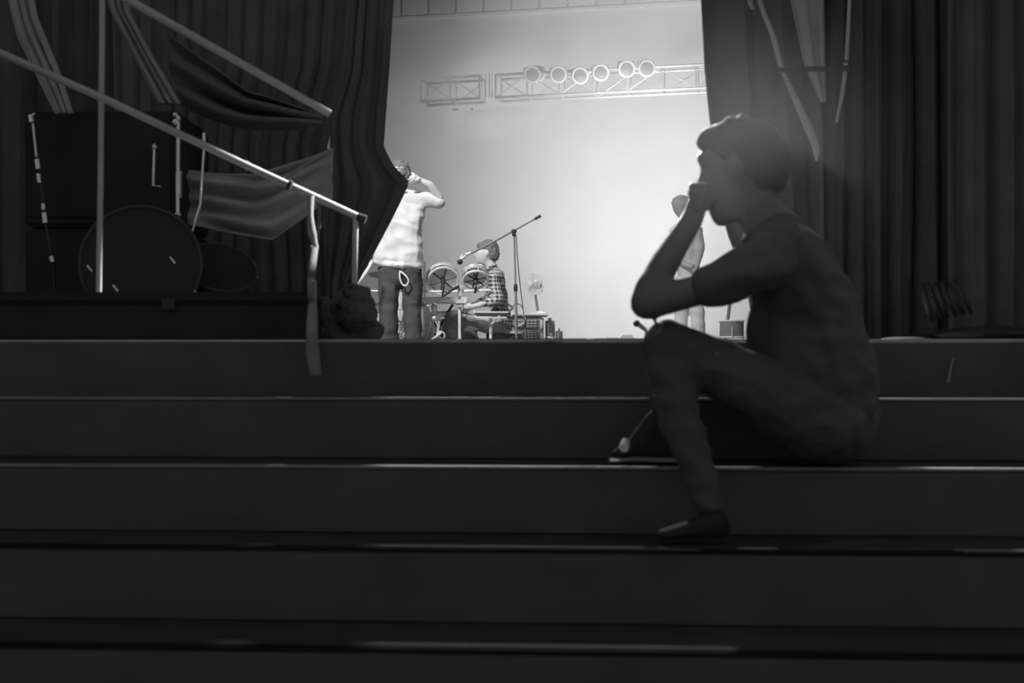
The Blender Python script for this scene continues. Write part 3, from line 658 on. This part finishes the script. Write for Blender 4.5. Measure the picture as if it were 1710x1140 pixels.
# headphones and cable on / beside the rack
D = 13.6
t = thing('headphones', Vector((P(862, 0, D).x, D + .3, zT + .022)), 'pale headphones lying on the left end of the rack case', 'headphones')
c = Vector((P(864, 0, D).x, D + .3, zT + .055))
m = MB(); m.tube(curve([c + Vector((-.06, 0, 0)), c + Vector((-.045, 0, .045)), c + Vector((0, 0, .068)), c + Vector((.045, 0, .045)), c + Vector((.06, 0, 0))]), .007, 8); m.build('headband', M['plastic'], t)
for s_ in (-1, 1):
    m = MB(); m.lathe(c + Vector((.06 * s_, 0, -.005)), (s_, 0, 0), [(.022, -.012), (.027, 0), (.022, .012)], 20); m.build('ear_cup', M['white'], t)
m = MB(); pts = [P(864 + 12.5 * math.cos(a), 533 - 0 + 11 * math.sin(a), 13.785) for a in [(-3.6 + i * .3) for i in range(18)]]
m.tube([P(846, 517, 13.6)] + pts, .010, 8); tag(m.build('cable_coil', M['white']), 'white cable hanging in a loop on the front of the rack case', 'cable')
m = MB(); m.tube(curve([P(849, 508, 13.3), P(856, 514, 13.4), P(850, 522, 13.3), P(851, 545, 13.2), P(850, 556, 13.2), P(855, 557, 13.2)]), .011, 8)
tag(m.build('hooked_tube', M['white']), 'white tube with a hooked end hanging left of the cable loop', 'tube')
# gear deep in the haze, right
D = 15.6
t = thing('equipment_row', Vector((P(1040, 0, D).x, D + .2, 0)), 'low row of pale boxes far back in the haze, left of the elbow', 'equipment')
for i, (px, w_, h_) in enumerate(((1000, 16, 22), (1024, 22, 30), (1050, 20, 34), (1072, 14, 28))):
    c = P(px, 0, D); hh = h_ * D / F; m = MB(); m.box((c.x, D + .2, hh / 2), (w_ * D / F, .3, hh), bevel=.02); m.build('box', M['white'], t)
D = 13.6
t = thing('floor_drum', Vector((P(1220, 0, D).x, D, 0)), 'dark cylindrical drum with a bright rim, seen between thigh and belly of the seated one', 'drum')
c = Vector((P(1222, 0, D).x, D, 0)); zt, zb_ = P(0, 536, D).z, P(0, 563, D).z
m = MB(); m.lathe(c, (0, 0, 1), [(.118, zb_), (.118, zt)], 36); m.build('shell', M['plastic'], t)
for z_ in (zt, zb_):
    m = MB(); m.ring(c + Vector((0, 0, z_)), (0, 0, 1), .12, .010, 36, 6); m.build('hoop', M['white'], t)
m = MB(); m.lathe(c + Vector((0, 0, zt + .002)), (0, 0, 1), [(.112, 0), (.112, .003)], 36); m.build('drumhead', M['head'], t)
for k in range(3):
    a = 2.1 * k + .4; m = MB(); m.tube([c + Vector((.125 * math.cos(a), .125 * math.sin(a), zt - .06)), c + Vector((.14 * math.cos(a), .14 * math.sin(a), .004))], .008, 8); m.build('leg', M['stand'], t)
t = thing('music_stand', Vector((P(1212, 0, 14.4).x, 14.4, 0)), 'slim grey stand leaning behind the cylindrical drum', 'stand')
m = MB(); m.tube([P(1208, 590, 14.4), P(1219, 505, 14.4)], .018); m.build('pole', M['plastic'], t)
m = MB(); m.box(P(1222, 480, 14.4), (.34, .02, .24), bevel=.004); m.build('desk', M['plastic'], t)
tripod(t, Vector((P(1208, 0, 14.4).x, 14.4, 0)), .12, .2, M['plastic'])
# things on the stage edge
def lump(px, py, w_, h_, y, name, label, cat):
    c = P(px, 572, y); m = MB(); bmz = h_ * y / F
    m.ball((c.x, y, bmz * .45), (w_ * y / F / 2, .06, bmz * .55), 3)
    for v in m.bm.verts:
        v.co.z = max(v.co.z, .001); v.co.z += .004 * noise.noise(v.co * 30); v.co.x += .006 * noise.noise(v.co * 22)
    tag(m.build(name, M['black']), label, cat)
EDG = lambda px: edge_y((px - 855) / F * 3.9) + .09
lump(920, 567, 22, 9, EDG(920), 'sandbag', 'small black bag lump on the stage edge below the rack case', 'bag')
lump(986, 568, 14, 5, EDG(986), 'tape_roll', 'flat dark lump on the stage edge, right of the small black bag', 'tape')
m = MB(); m.tube(curve([Vector((P(px, 0, 4).x, EDG(px) + o_, .006)) for px, o_ in ((640, .02), (700, .05), (780, .0), (880, .04), (940, .02), (1000, .0), (1060, .03), (1150, .01))]), .005, 6)
tag(m.build('floor_cable', M['black']), 'thin black cable lying along the stage edge', 'cable')
t = thing('tabletop_microphone', Vector((P(1078, 0, 4.2).x, 4.2, 0)), 'tiny dark microphone on a low stand just under the elbow', 'microphone')
m = MB(); m.tube([P(1079, 551, 4.2), P(1064, 540, 4.2)], [.006, .008], 8); m.build('barrel', M['plastic'], t)
m = MB(); m.ball(P(1063, 540, 4.2), .011); m.build('grille', M['black'], t)
m = MB(); m.tube([P(1079, 551, 4.2), Vector((P(1079, 0, 4.2).x, 4.2, .004))], .004, 6); m.lathe(Vector((P(1079, 0, 4.2).x, 4.2, 0)), (0, 0, 1), [(.03, 0), (.03, .004), (.01, .008)], 20); m.build('base', M['black'], t)
# ------------------------------------------------------------------ seated person on the steps
D = 3.25
SD = 3.25
sit = thing('person', Vector((P(1385, 0, 3.3).x, 3.3, -2 * RISE)), 'dark silhouetted person sitting on the steps at right, mouth resting on folded hands', 'person')
def arm(dd, sl):
    return [[(1282, 438, dd, 40), (1180, 480, dd * .9, 27)], [(1180, 480, dd * .9, 26), (1082, 508, dd * .8, 26)],
            [(1080, 506, dd * .8, 28), (1088, 480, dd * .75, 27)], [(1086, 490, dd * .78, 27), (1110, 440, dd * .6, 24.5)], [(1110, 440, dd * .6, 24.5), (1158, 362, dd * .3, 19)],
            [(1158, 362, dd * .3, 19), (1164, 340, dd * .25, 18)]]
body = [
 [(1236, 262, 0, (68, 53, 68)), (1256, 275, 0, (62, 52, 58))],                                   # skull
 [(1200, 262, 0, (32, 42, 40)), (1200, 335, 0, (22, 30, 26)), (1245, 320, 0, (30, 42, 30)), (1206, 366, 0, (17, 20, 14))],   # face and jaw
 [(1170, 262, 0, (8, 30, 6)), (1186, 290, 0, (8, 30, 8))], [(1178, 282, 0, (5, 8, 6)), (1166, 306, 0, (7, 8, 6)), (1180, 310, 0, (8, 12, 8))],  # brow, nose
 [(1182, 330, 0, (9, 16, 6))], [(1226, 285, -.165 + .085, (11, 7, 19))], [(1226, 285, .08, (11, 7, 19))],  # lips, ears
 [(1252, 330, 0, 38), (1298, 395, 0, 46)],
 [(1296, 425, -.14, 46), (1296, 425, .14, 46), (1326, 422, 0, 50), (1348, 520, 0, (80, 95, 70))],
 [(1348, 515, 0, (80, 95, 70)), (1385, 640, 0, (76, 88, 70))], [(1385, 640, .0, (76, 88, 66)), (1388, 700, .05, (74, 100, 74))],
 *arm(-.20, 0), *arm(.20, 0),
 [(1378, 706, -.06, 60), (1240, 634, -.10, 50)], [(1240, 634, -.10, 50), (1110, 568, -.12, 34)],
 [(1110, 570, -.12, 34), (1132, 680, -.15, 31)], [(1132, 680, -.15, 31), (1188, 850, -.19, 17)],
 [(1378, 706, .12, 58), (1240, 630, .13, 48)], [(1240, 630, .13, 48), (1118, 572, .13, 33)],
 [(1118, 572, .13, 33), (1118, 660, .13, 28)], [(1118, 660, .13, 28), (1108, 730, .12, 18)],
]
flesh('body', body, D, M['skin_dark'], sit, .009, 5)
def hands(s):
    dd = -.055 * s
    h = [[(1162, 352, dd, (17, 14, 17)), (1168, 322, dd, (15, 13, 13))], [(1150 + 8, 322, dd, (10, 15, 14)), (1180, 322, dd * .4, (8, 12, 14))]]
    for i in range(4):
        y = 311 + i * 12
        h += [[(1156 + i, y, dd - .02 * s, 6.8), (1174 - i, y - 1, dd - .035 * s, 6.4)], [(1174 - i, y - 1, dd - .035 * s, 6.4), (1188 - 3 * i, y + 1, dd * .3, 5.6)]]
    h += [[(1172, 345, dd, 8), (1188, 332, dd * .6, 7)], [(1188, 332, dd * .6, 7), (1192, 318, dd * .4, 5.8)]]
    return h
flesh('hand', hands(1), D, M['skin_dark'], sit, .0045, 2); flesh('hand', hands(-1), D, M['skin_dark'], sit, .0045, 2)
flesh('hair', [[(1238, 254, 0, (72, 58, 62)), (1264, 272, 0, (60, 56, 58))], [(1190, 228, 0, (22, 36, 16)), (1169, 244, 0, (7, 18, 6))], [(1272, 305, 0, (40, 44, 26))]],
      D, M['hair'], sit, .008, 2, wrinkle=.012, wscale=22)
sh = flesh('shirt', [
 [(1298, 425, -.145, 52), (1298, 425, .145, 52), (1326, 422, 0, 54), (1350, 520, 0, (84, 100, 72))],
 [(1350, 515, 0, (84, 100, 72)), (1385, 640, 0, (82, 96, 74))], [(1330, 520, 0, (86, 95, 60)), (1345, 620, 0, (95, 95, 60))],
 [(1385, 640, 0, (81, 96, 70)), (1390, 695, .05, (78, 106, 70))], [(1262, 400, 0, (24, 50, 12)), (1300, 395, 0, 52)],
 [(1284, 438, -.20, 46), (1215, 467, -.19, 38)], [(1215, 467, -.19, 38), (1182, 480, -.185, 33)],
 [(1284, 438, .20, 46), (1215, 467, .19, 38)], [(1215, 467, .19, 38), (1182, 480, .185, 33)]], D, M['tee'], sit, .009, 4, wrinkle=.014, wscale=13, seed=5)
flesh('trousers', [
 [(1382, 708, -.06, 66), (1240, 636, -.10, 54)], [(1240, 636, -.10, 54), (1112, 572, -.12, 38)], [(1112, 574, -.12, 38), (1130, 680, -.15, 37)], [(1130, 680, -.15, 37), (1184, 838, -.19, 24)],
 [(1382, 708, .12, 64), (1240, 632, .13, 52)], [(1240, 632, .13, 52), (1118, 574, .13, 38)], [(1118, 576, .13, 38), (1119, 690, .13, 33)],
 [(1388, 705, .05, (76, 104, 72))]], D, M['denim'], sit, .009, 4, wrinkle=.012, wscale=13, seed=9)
s1 = flesh('shoe', [[(1196, 868, -.2, (20, 20, 18)), (1200, 884, -.2, (20, 20, 14)), (1150, 884, -.2, (18, 22, 14))], [(1150, 884, -.2, (18, 22, 14)), (1112, 892, -.2, (16, 20, 9))]], D, M['shoe'], sit, .007, 3)
s2 = flesh('shoe', [[(1098, 700, .12, (22, 22, 20)), (1120, 752, .12, (20, 20, 16)), (1066, 742, .12, (20, 22, 22))], [(1066, 744, .12, (20, 22, 20)), (1034, 758, .12, (16, 20, 9))]], D, M['shoe'], sit, .007, 3)
m = MB(); m.tube([P(1017, 768, 3.36), P(1060, 767, 3.36), P(1138, 769, 3.36)], [.006, .008, .008], 8); 
for v in m.bm.verts: v.co.y += (v.co.y - 3.36) * 5
m.build('sole', M['sole'], s2)
m = MB(); m.tube([P(1045, 734, 3.29), P(1043, 745, 3.28), P(1042, 748, 3.27)], [.009, .013, .011], 10); tag(m.build('reflector', M['reflect'], s2), 'small bright white patch')
# ------------------------------------------------------------------ sloping rails and scaffold, left
t = thing('guard_rail', P(170, 490, 4.4), 'lower sloping metal handrail running down to the stage opening, with its short end post', 'handrail')
m = MB(); pts = [P(-60, 62, 4.1), P(170, 163, 4.25), P(411, 276, 4.4), P(598, 362, 4.55)]; m.tube(pts, .0125, 12); m.build('rail', M['steel'], t)
m = MB(); m.tube([P(597, 362, 4.55), P(611, 367, 4.55)], .015, 12); m.build('end_cap', M['black'], t)
m = MB(); m.tube([P(594, 365, 4.55), P(592, 480, 4.55), P(592, 660, 4.55)], .0095, 10); m.build('post', M['steel'], t)
for px, py in ((411, 276), (484, 309)):
    m = MB(); a = P(px - 3, py - 1.4, 4.43); b = P(px + 3, py + 1.4, 4.43); m.tube([a, b], .0165, 12); m.build('coupler', M['black'], t)
t = thing('guard_rail', P(380, 95, 4.6), 'upper sloping metal rail crossing the charcoal pleated curtain', 'handrail')
m = MB(); m.tube([P(150, -38, 4.5), P(215, 0, 4.5), P(551, 190, 4.75)], .0145, 12); m.build('rail', M['steel'], t)
t = thing('scaffold_post', P(168, 492, 4.35), 'upright metal pole crossing behind the lower sloping rail', 'pole')
m = MB(); m.tube([P(172, -500, 4.35), P(171, 0, 4.35), P(168, 300, 4.35), P(165, 492, 4.35)], .0095, 12); m.build('tube', M['steel'], t)
m = MB(); m.box((P(165, 495, 4.35).x, 4.35, .004), (.06, .06, .008)); m.tube([(P(165, 495, 4.35).x, 4.35, .006), P(165, 492, 4.35)], .0095, 12); m.build('foot_plate', M['steel'], t)
# lit pleats of the curtain, put in as separate paler strips
drape('hanging_cloth', [(-200, -40), (60, 28), (190, 92)], [(-200, 20), (30, 62), (120, 100), (195, 124)], 5.0, -200, 190, 3, .012, M['cloth_pale'], 'lit curtain pleats as pale cloth at the top left corner, behind the lower rail', seed=3)['category'] = 'cloth'
drape('hanging_cloth', [(-200, 150), (15, 182), (180, 268)], [(-200, 190), (20, 215), (90, 252), (180, 305)], 5.2, -200, 174, 3, .012, M['strap'], 'lit curtain pleats as a grey cloth strip right of the upright pole', seed=4)['category'] = 'cloth'
# swagged cloth below the rail: a sagging sheet with level folds
def swag(name, x0, x1, top, bottom, d, n_f, amp, mt, label, sagp=30, seed=0):
    bm = bmesh.new(); nu, nv = 60, 60; g = []
    for j in range(nv + 1):
        v = j / nv; row = []
        for i in range(nu + 1):
            u = i / nu; s_ = math.sin(math.pi * u)
            y = lerp_pts(top, u) + (lerp_pts(bottom, u) - lerp_pts(top, u)) * v + sagp * s_ * v
            p = P(x0 + (x1 - x0) * u, y, d)
            p.y += amp * s_ * math.sin(2 * math.pi * n_f * v + 1.2 * noise.noise(Vector((u * 2, v * 2, seed)))) + .05 * noise.noise(Vector((u * 3, v * 4, seed + 3)))
            row.append(bm.verts.new(p))
        g.append(row)
    for a, b in zip(g, g[1:]):
        for i in range(nu): bm.faces.new((a[i], a[i + 1], b[i + 1], b[i]))
    o = MB(); o.bm.free(); o.bm = bm; o = o.build(name, M[mt]); sm = o.modifiers.new('t', 'SOLIDIFY'); sm.thickness = .006
    tag(o, label, 'cloth'); return o
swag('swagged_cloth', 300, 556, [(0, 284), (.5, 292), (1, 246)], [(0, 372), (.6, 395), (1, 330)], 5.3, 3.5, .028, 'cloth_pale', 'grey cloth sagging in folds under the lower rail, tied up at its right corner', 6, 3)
swag('swagged_cloth', 285, 540, [(0, 60), (.5, 150), (1, 190)], [(0, 170), (.6, 190), (1, 205)], 5.4, 2.2, .05, 'drape_grey', 'dark cloth sagging just below the upper rail', 24, 8)
m = MB(); m.tube(curve([P(556, 250, 5.2), P(530, 262, 5.15), P(478, 296, 5.15)]), .006, 8); tag(m.build('tie_cord', M['strap']), 'cord tying up the right corner of the sagging grey cloth', 'cord')
# hanging strap with a loop and a broad end
t = thing('hanging_strap', P(525, 480, 4.4), 'grey webbing strap hanging from the lower rail down over the steps', 'strap')
def ribbon(pts, ws, name, mt, parent):
    m = MB(); b = m.bm; pr = None
    c = curve(pts, 6); n = len(c)
    for i, p in enumerate(c):
        w_ = lerp_pts([(k / (len(ws) - 1), x) for k, x in enumerate(ws)], i / (n - 1)) / 2
        a1, a2 = b.verts.new(p + Vector((-w_, 0, 0))), b.verts.new(p + Vector((w_, .006, 0)))
        if pr: b.faces.new((pr[0], pr[1], a2, a1))
        pr = (a1, a2)
    o = m.build(name, M[mt], parent); sm = o.modifiers.new('t', 'SOLIDIFY'); sm.thickness = .005; return o
ribbon([P(519, 322, 4.48), P(518, 360, 4.45), P(521, 390, 4.44), P(527, 412, 4.44)], [.022, .018, .028, .012], 'loop', 'strap', t)
ribbon([P(533, 326, 4.50), P(532, 380, 4.50), P(527, 412, 4.46)], [.014, .010, .010], 'loop', 'drape_grey', t)
ribbon([P(525, 412, 4.45), P(520, 455, 4.2), P(518, 500, 3.9)], [.026, .024, .014], 'webbing', 'drape_grey', t)
ribbon([P(524, 470, 4.1), P(521, 530, 3.84), P(522, 590, 3.82), P(528, 628, 3.82)], [.012, .028, .036, .030], 'broad_end', 'strap', t)
tk = thing('trunk', Vector((-1.35, 4.12, 0)), 'long low black trunk lying along the stage edge below the sloping rail', 'trunk')
m = MB(); m.box((-1.42, 4.13, .058), (1.66, .26, .112), bevel=.008); m.build('body', M['cover'], tk)
m = MB(); m.box((-1.42, 4.13, .131), (1.67, .27, .032), bevel=.008); m.build('lid', M['cover'], tk)
for x_ in (-1.9, -1.0):
    m = MB(); m.box((x_, 3.996, .112), (.04, .01, .035), bevel=.002); m.build('latch', M['black'], tk)
# black bundle on the stage edge, left of the opening
m = MB(); 
for (px, py, r_, dd) in ((590, 520, 38, 0), (600, 560, 38, .05), (545, 540, 40, .02), (575, 600, 44, 0), (595, 500, 24, -.02), (530, 600, 40, 0)):
    m.ball(P(px, py, 4.3 + dd), r_ * 4.3 / F, 2)
b0 = m.bm; me = bpy.data.meshes.new('t'); b0.to_mesh(me); b0.free(); o = bpy.data.objects.new('t', me); C.objects.link(o)
a = o.modifiers.new('a', 'REMESH'); a.mode = 'VOXEL'; a.voxel_size = .008; b = o.modifiers.new('b', 'SMOOTH'); b.iterations = 8
me2 = bpy.data.meshes.new_from_object(o.evaluated_get(bpy.context.evaluated_depsgraph_get())); bpy.data.objects.remove(o)
base = P(575, 0, 4.3); base.z = 0
for v in me2.vertices:
    c = v.co.copy(); h = 1 - 2 * abs(noise.noise(c * 9)); v.co += v.normal * (.014 * h + .006 * noise.noise(c * 30)); v.co.z = max(v.co.z, .002); v.co -= base
for p in me2.polygons: p.use_smooth = True
me2.materials.clear(); me2.materials.append(M['drape']); me2.name = 'cloth_bundle'
o = bpy.data.objects.new('cloth_bundle', me2); C.objects.link(o); o.location = base
tag(o, 'lumpy black cloth bundle on the stage edge under the point of the curtain', 'bundle')

# ------------------------------------------------------------------ drum gear in the dark, left
def DP(px, py): return P(px, py, 4.9)
t = thing('drum_kit', Vector((DP(230, 0).x, 4.9, 0)), 'packed drum kit in the dark behind the sloping rail, catching glints', 'drum kit')
t0 = t
xa, xb, zt_ = P(40, 0, 5.15).x, P(300, 0, 5.15).x, P(0, 184, 5.15).z
cab = thing('speaker_cabinet', Vector(((xa + xb) / 2, 5.4, 0)), 'tall black cabinet behind the packed drum kit, its corners glinting', 'speaker')
for i in range(2):
    z0, z1 = zt_ * i / 2 + .004, zt_ * (i + 1) / 2
    m = MB(); m.box(((xa + xb) / 2, 5.4, (z0 + z1) / 2), (xb - xa, .5, z1 - z0 - .006), bevel=.012); bd = m.build('body', M['cover'], cab)
    m = MB(); m.box(((xa + xb) / 2, 5.145, (z0 + z1) / 2), (xb - xa - .06, .012, z1 - z0 - .07), bevel=.004); m.build('grille', M['cover'], bd)
for px, py in ((293, 200), (298, 205)):
    m = MB(); m.ball(P(px, py - 8, 5.12), .012); m.build('corner_cap', M['chrome'], cab)
m = MB(); m.tube([P(301, 286, 5.12), P(300.5, 330, 5.12)], .008, 8); m.build('edge_strip', M['chrome'], cab)
t = t0
def drumshell(c, n, r, h, parent):
    n = Vector(n).normalized(); m = MB(); m.lathe(c, n, [(r, -h / 2), (r, h / 2)], 48); s = m.build('drum', M['cover'], parent)
    m = MB(); m.ring(Vector(c) + n * h / 2, n, r + .004, .007, 48, 8); m.build('hoop', M['black'], s)
    m = MB(); m.ring(Vector(c) - n * h / 2, n, r + .004, .007, 48, 8); m.build('hoop', M['black'], s)
    q = n.to_track_quat('Z', 'Y')
    for k in range(6):
        d = q @ Vector((math.cos(k * 1.047), math.sin(k * 1.047), 0)); m = MB(); m.tube([Vector(c) + d * (r + .008) - n * h * .4, Vector(c) + d * (r + .008) + n * h * .4], .004, 6); m.build('lug', M['black'], s)
    return s
drumshell(DP(240, 455), (.2, -1, .15), .20, .30, t)
drumshell(DP(345, 470) + Vector((0, .15, 0)), (.3, -.6, .7), .13, .16, t)
cymbal(DP(199, 372) + Vector((.0, .1, -.02)), .085, (.88, -.2, .62), t)
cymbal(DP(286, 410), .085, (.45, -.35, 1), t)
m = MB(); m.tube([Vector((DP(297, 0).x, 4.9, .02)), DP(297, 330), DP(298, 195)], .0075, 10); m.tube([DP(298, 290), DP(298, 325)], .011, 10); m.ball(DP(294, 204), .016); m.build('cymbal_stand', M['chrome'], t)
m = MB(); m.tube([DP(258, 240), DP(256, 310), DP(268, 312)], .005, 8); m.ball(DP(258, 245), .01); m.build('stand_rod', M['chrome'], t)
m = MB(); m.tube([DP(341, 222), DP(341, 244)], .007, 8); m.tube([DP(341, 244), DP(335, 340), DP(310, 420)], .005, 8); m.build('stand_rod', M['chrome'], t)
m = MB(); m.tube(curve([DP(297, 362), DP(285, 373), DP(272, 382), DP(270, 392), DP(284, 396), DP(298, 392)]), .009, 8); m.ball(DP(297, 358), .012); m.build('wing_clamp', M['chrome'], t)
for px, py in ((187, 457), (228, 488), (318, 444), (357, 498)):
    m = MB(); m.tube([DP(px - 4, py - 5) + Vector((0, -.26, 0)), DP(px + 4, py + 5) + Vector((0, -.26, 0))], .007, 8); m.build('claw', M['chrome'], t)
t = thing('tall_stand', Vector((P(95, 0, 4.9).x, 4.9, 0)), 'tall chrome stand with clamps at the far left', 'stand')
m = MB(); m.tube([P(52, 190, 4.9), P(66, 275, 4.9), P(76, 370, 4.9), P(88, 434, 4.9), Vector((P(98, 0, 4.9).x, 4.9, .01))], .006, 10); m.build('pole', M['black'], t)
for a, b_, r_ in (((51, 192), (53, 204), .010), ((62, 266), (64, 282), .010), ((64, 290), (66, 305), .008), ((72, 340), (73, 350), .008), ((74, 355), (76, 372), .010), ((86, 428), (89, 437), .011), ((55, 206), (61, 262), .0045)):
    m = MB(); m.tube([P(*a, 4.88), P(*b_, 4.88)], r_, 10); m.build('clamp', M['chrome'], t)
m = MB(); m.tube([P(51, 194, 4.88), P(59, 190, 4.88)], .006); m.build('wing_screw', M['chrome'], t)

# ------------------------------------------------------------------ right side: slings and backing behind the curtain edge
def strip(pts, ws, label, mt='sling', name='webbing_sling', cat='strap'):
    o = ribbon(pts, ws, name, mt, None); return tag(o, label, cat)
strip([P(1240, -120, 4.7), P(1268, 0, 4.7), P(1290, 60, 4.68), P(1306, 118, 4.65)], [.016, .016, .018, .018], 'upper length of the long grey sling, ending above the dark bar')
strip([P(1307, 120, 4.6), P(1330, 170, 4.58), P(1350, 215, 4.56), P(1362, 245, 4.55), P(1363, 268, 4.55)], [.012, .022, .030, .024, .006], 'lower length of the long grey sling, tapering to a point below the dark bar')
strip([P(1420, -100, 4.55), P(1418, 0, 4.55), P(1413, 100, 4.55)], [.010, .010, .012], 'thin grey strip above the dark bar, right of the triangle of cloth')
strip([P(1412, 104, 4.5), P(1407, 150, 4.5), P(1396, 204, 4.5)], [.014, .012, .005], 'thin bright strip tapering down from the right end of the dark bar')
strip([P(1248, -60, 4.72), P(1252, 0, 4.72), P(1258, 16, 4.72)], [.02, .018, .012], 'short grey strip end at the top edge, left of the long sling')
drape('hanging_cloth', [(-200, 1315), (0, 1320), (112, 1343), (170, 1374)], [(-200, 1374), (0, 1374), (170, 1376)], 4.68, -200, 170, 2, .008, M['cloth_pale'], 'grey triangle of cloth hanging between two straps, crossed by the dark bar', seed=30)['category'] = 'cloth'
m = MB(); m.tube([P(1298, 117, 4.5), P(1418, 114, 4.45)], .009, 10); tag(m.build('cross_bar', M['black']), 'short dark level bar across the grey triangle of cloth', 'bar')
# bundled cables and bags on the deck at right
def coil(px, py, r_, D, label, n=4):
    t = thing('cable_coil', P(px, py + 30, D), label, 'cable')
    for k in range(n):
        c = P(px + 12 * k, py - 2 * k, D + .01 * k); m = MB(); m.ring(c, (.9, -.35, .25 + .05 * k), r_, .006, 36, 8); m.build('loop', M['black'], t)
coil(1548, 505, .055, 4.2, 'black coiled cable hanging in loops at right, catching small glints', 6)
def sack(px0, px1, top, D, name, label, cat, seed):
    a, b_ = P(px0, top, D), P(px1, top, D); w_ = (b_.x - a.x) / 2; h = a.z
    m = MB(); m.ball(((a.x + b_.x) / 2, D + .12, h * .5), (w_, .16, h * .56), 4)
    for v in m.bm.verts:
        v.co += Vector((0, 0, 0)) + v.normal * .0; k = noise.noise(v.co * 6 + Vector((seed, 0, 0))); c = 1 - 2 * abs(noise.noise(v.co * 9 + Vector((0, seed, 0))))
        v.co += (v.co - Vector(((a.x + b_.x) / 2, D + .12, h * .5))).normalized() * (.02 * k + .012 * c); v.co.z = max(v.co.z, .002)
    return tag(m.build(name, M['shoe']), label, cat)
sack(1490, 1620, 560, 4.15, 'kit_bag', 'low black bag on the stage edge behind the seated person', 'bag', 1)
sack(1580, 1760, 545, 4.0, 'kit_bag', 'larger black bag on the stage edge at the right border', 'bag', 5)
for px, py, px2, py2, l in ((1598, 588, 1583, 640, 'thin strap curving down the side of the larger black bag'),):
    m = MB(); m.tube(curve([P(px, py, 3.78), P(px - 9, py + 20, 3.76), P(px2, py2, 3.74)]), .0035, 8); tag(m.build('bag_strap', M['plastic']), l, 'strap')
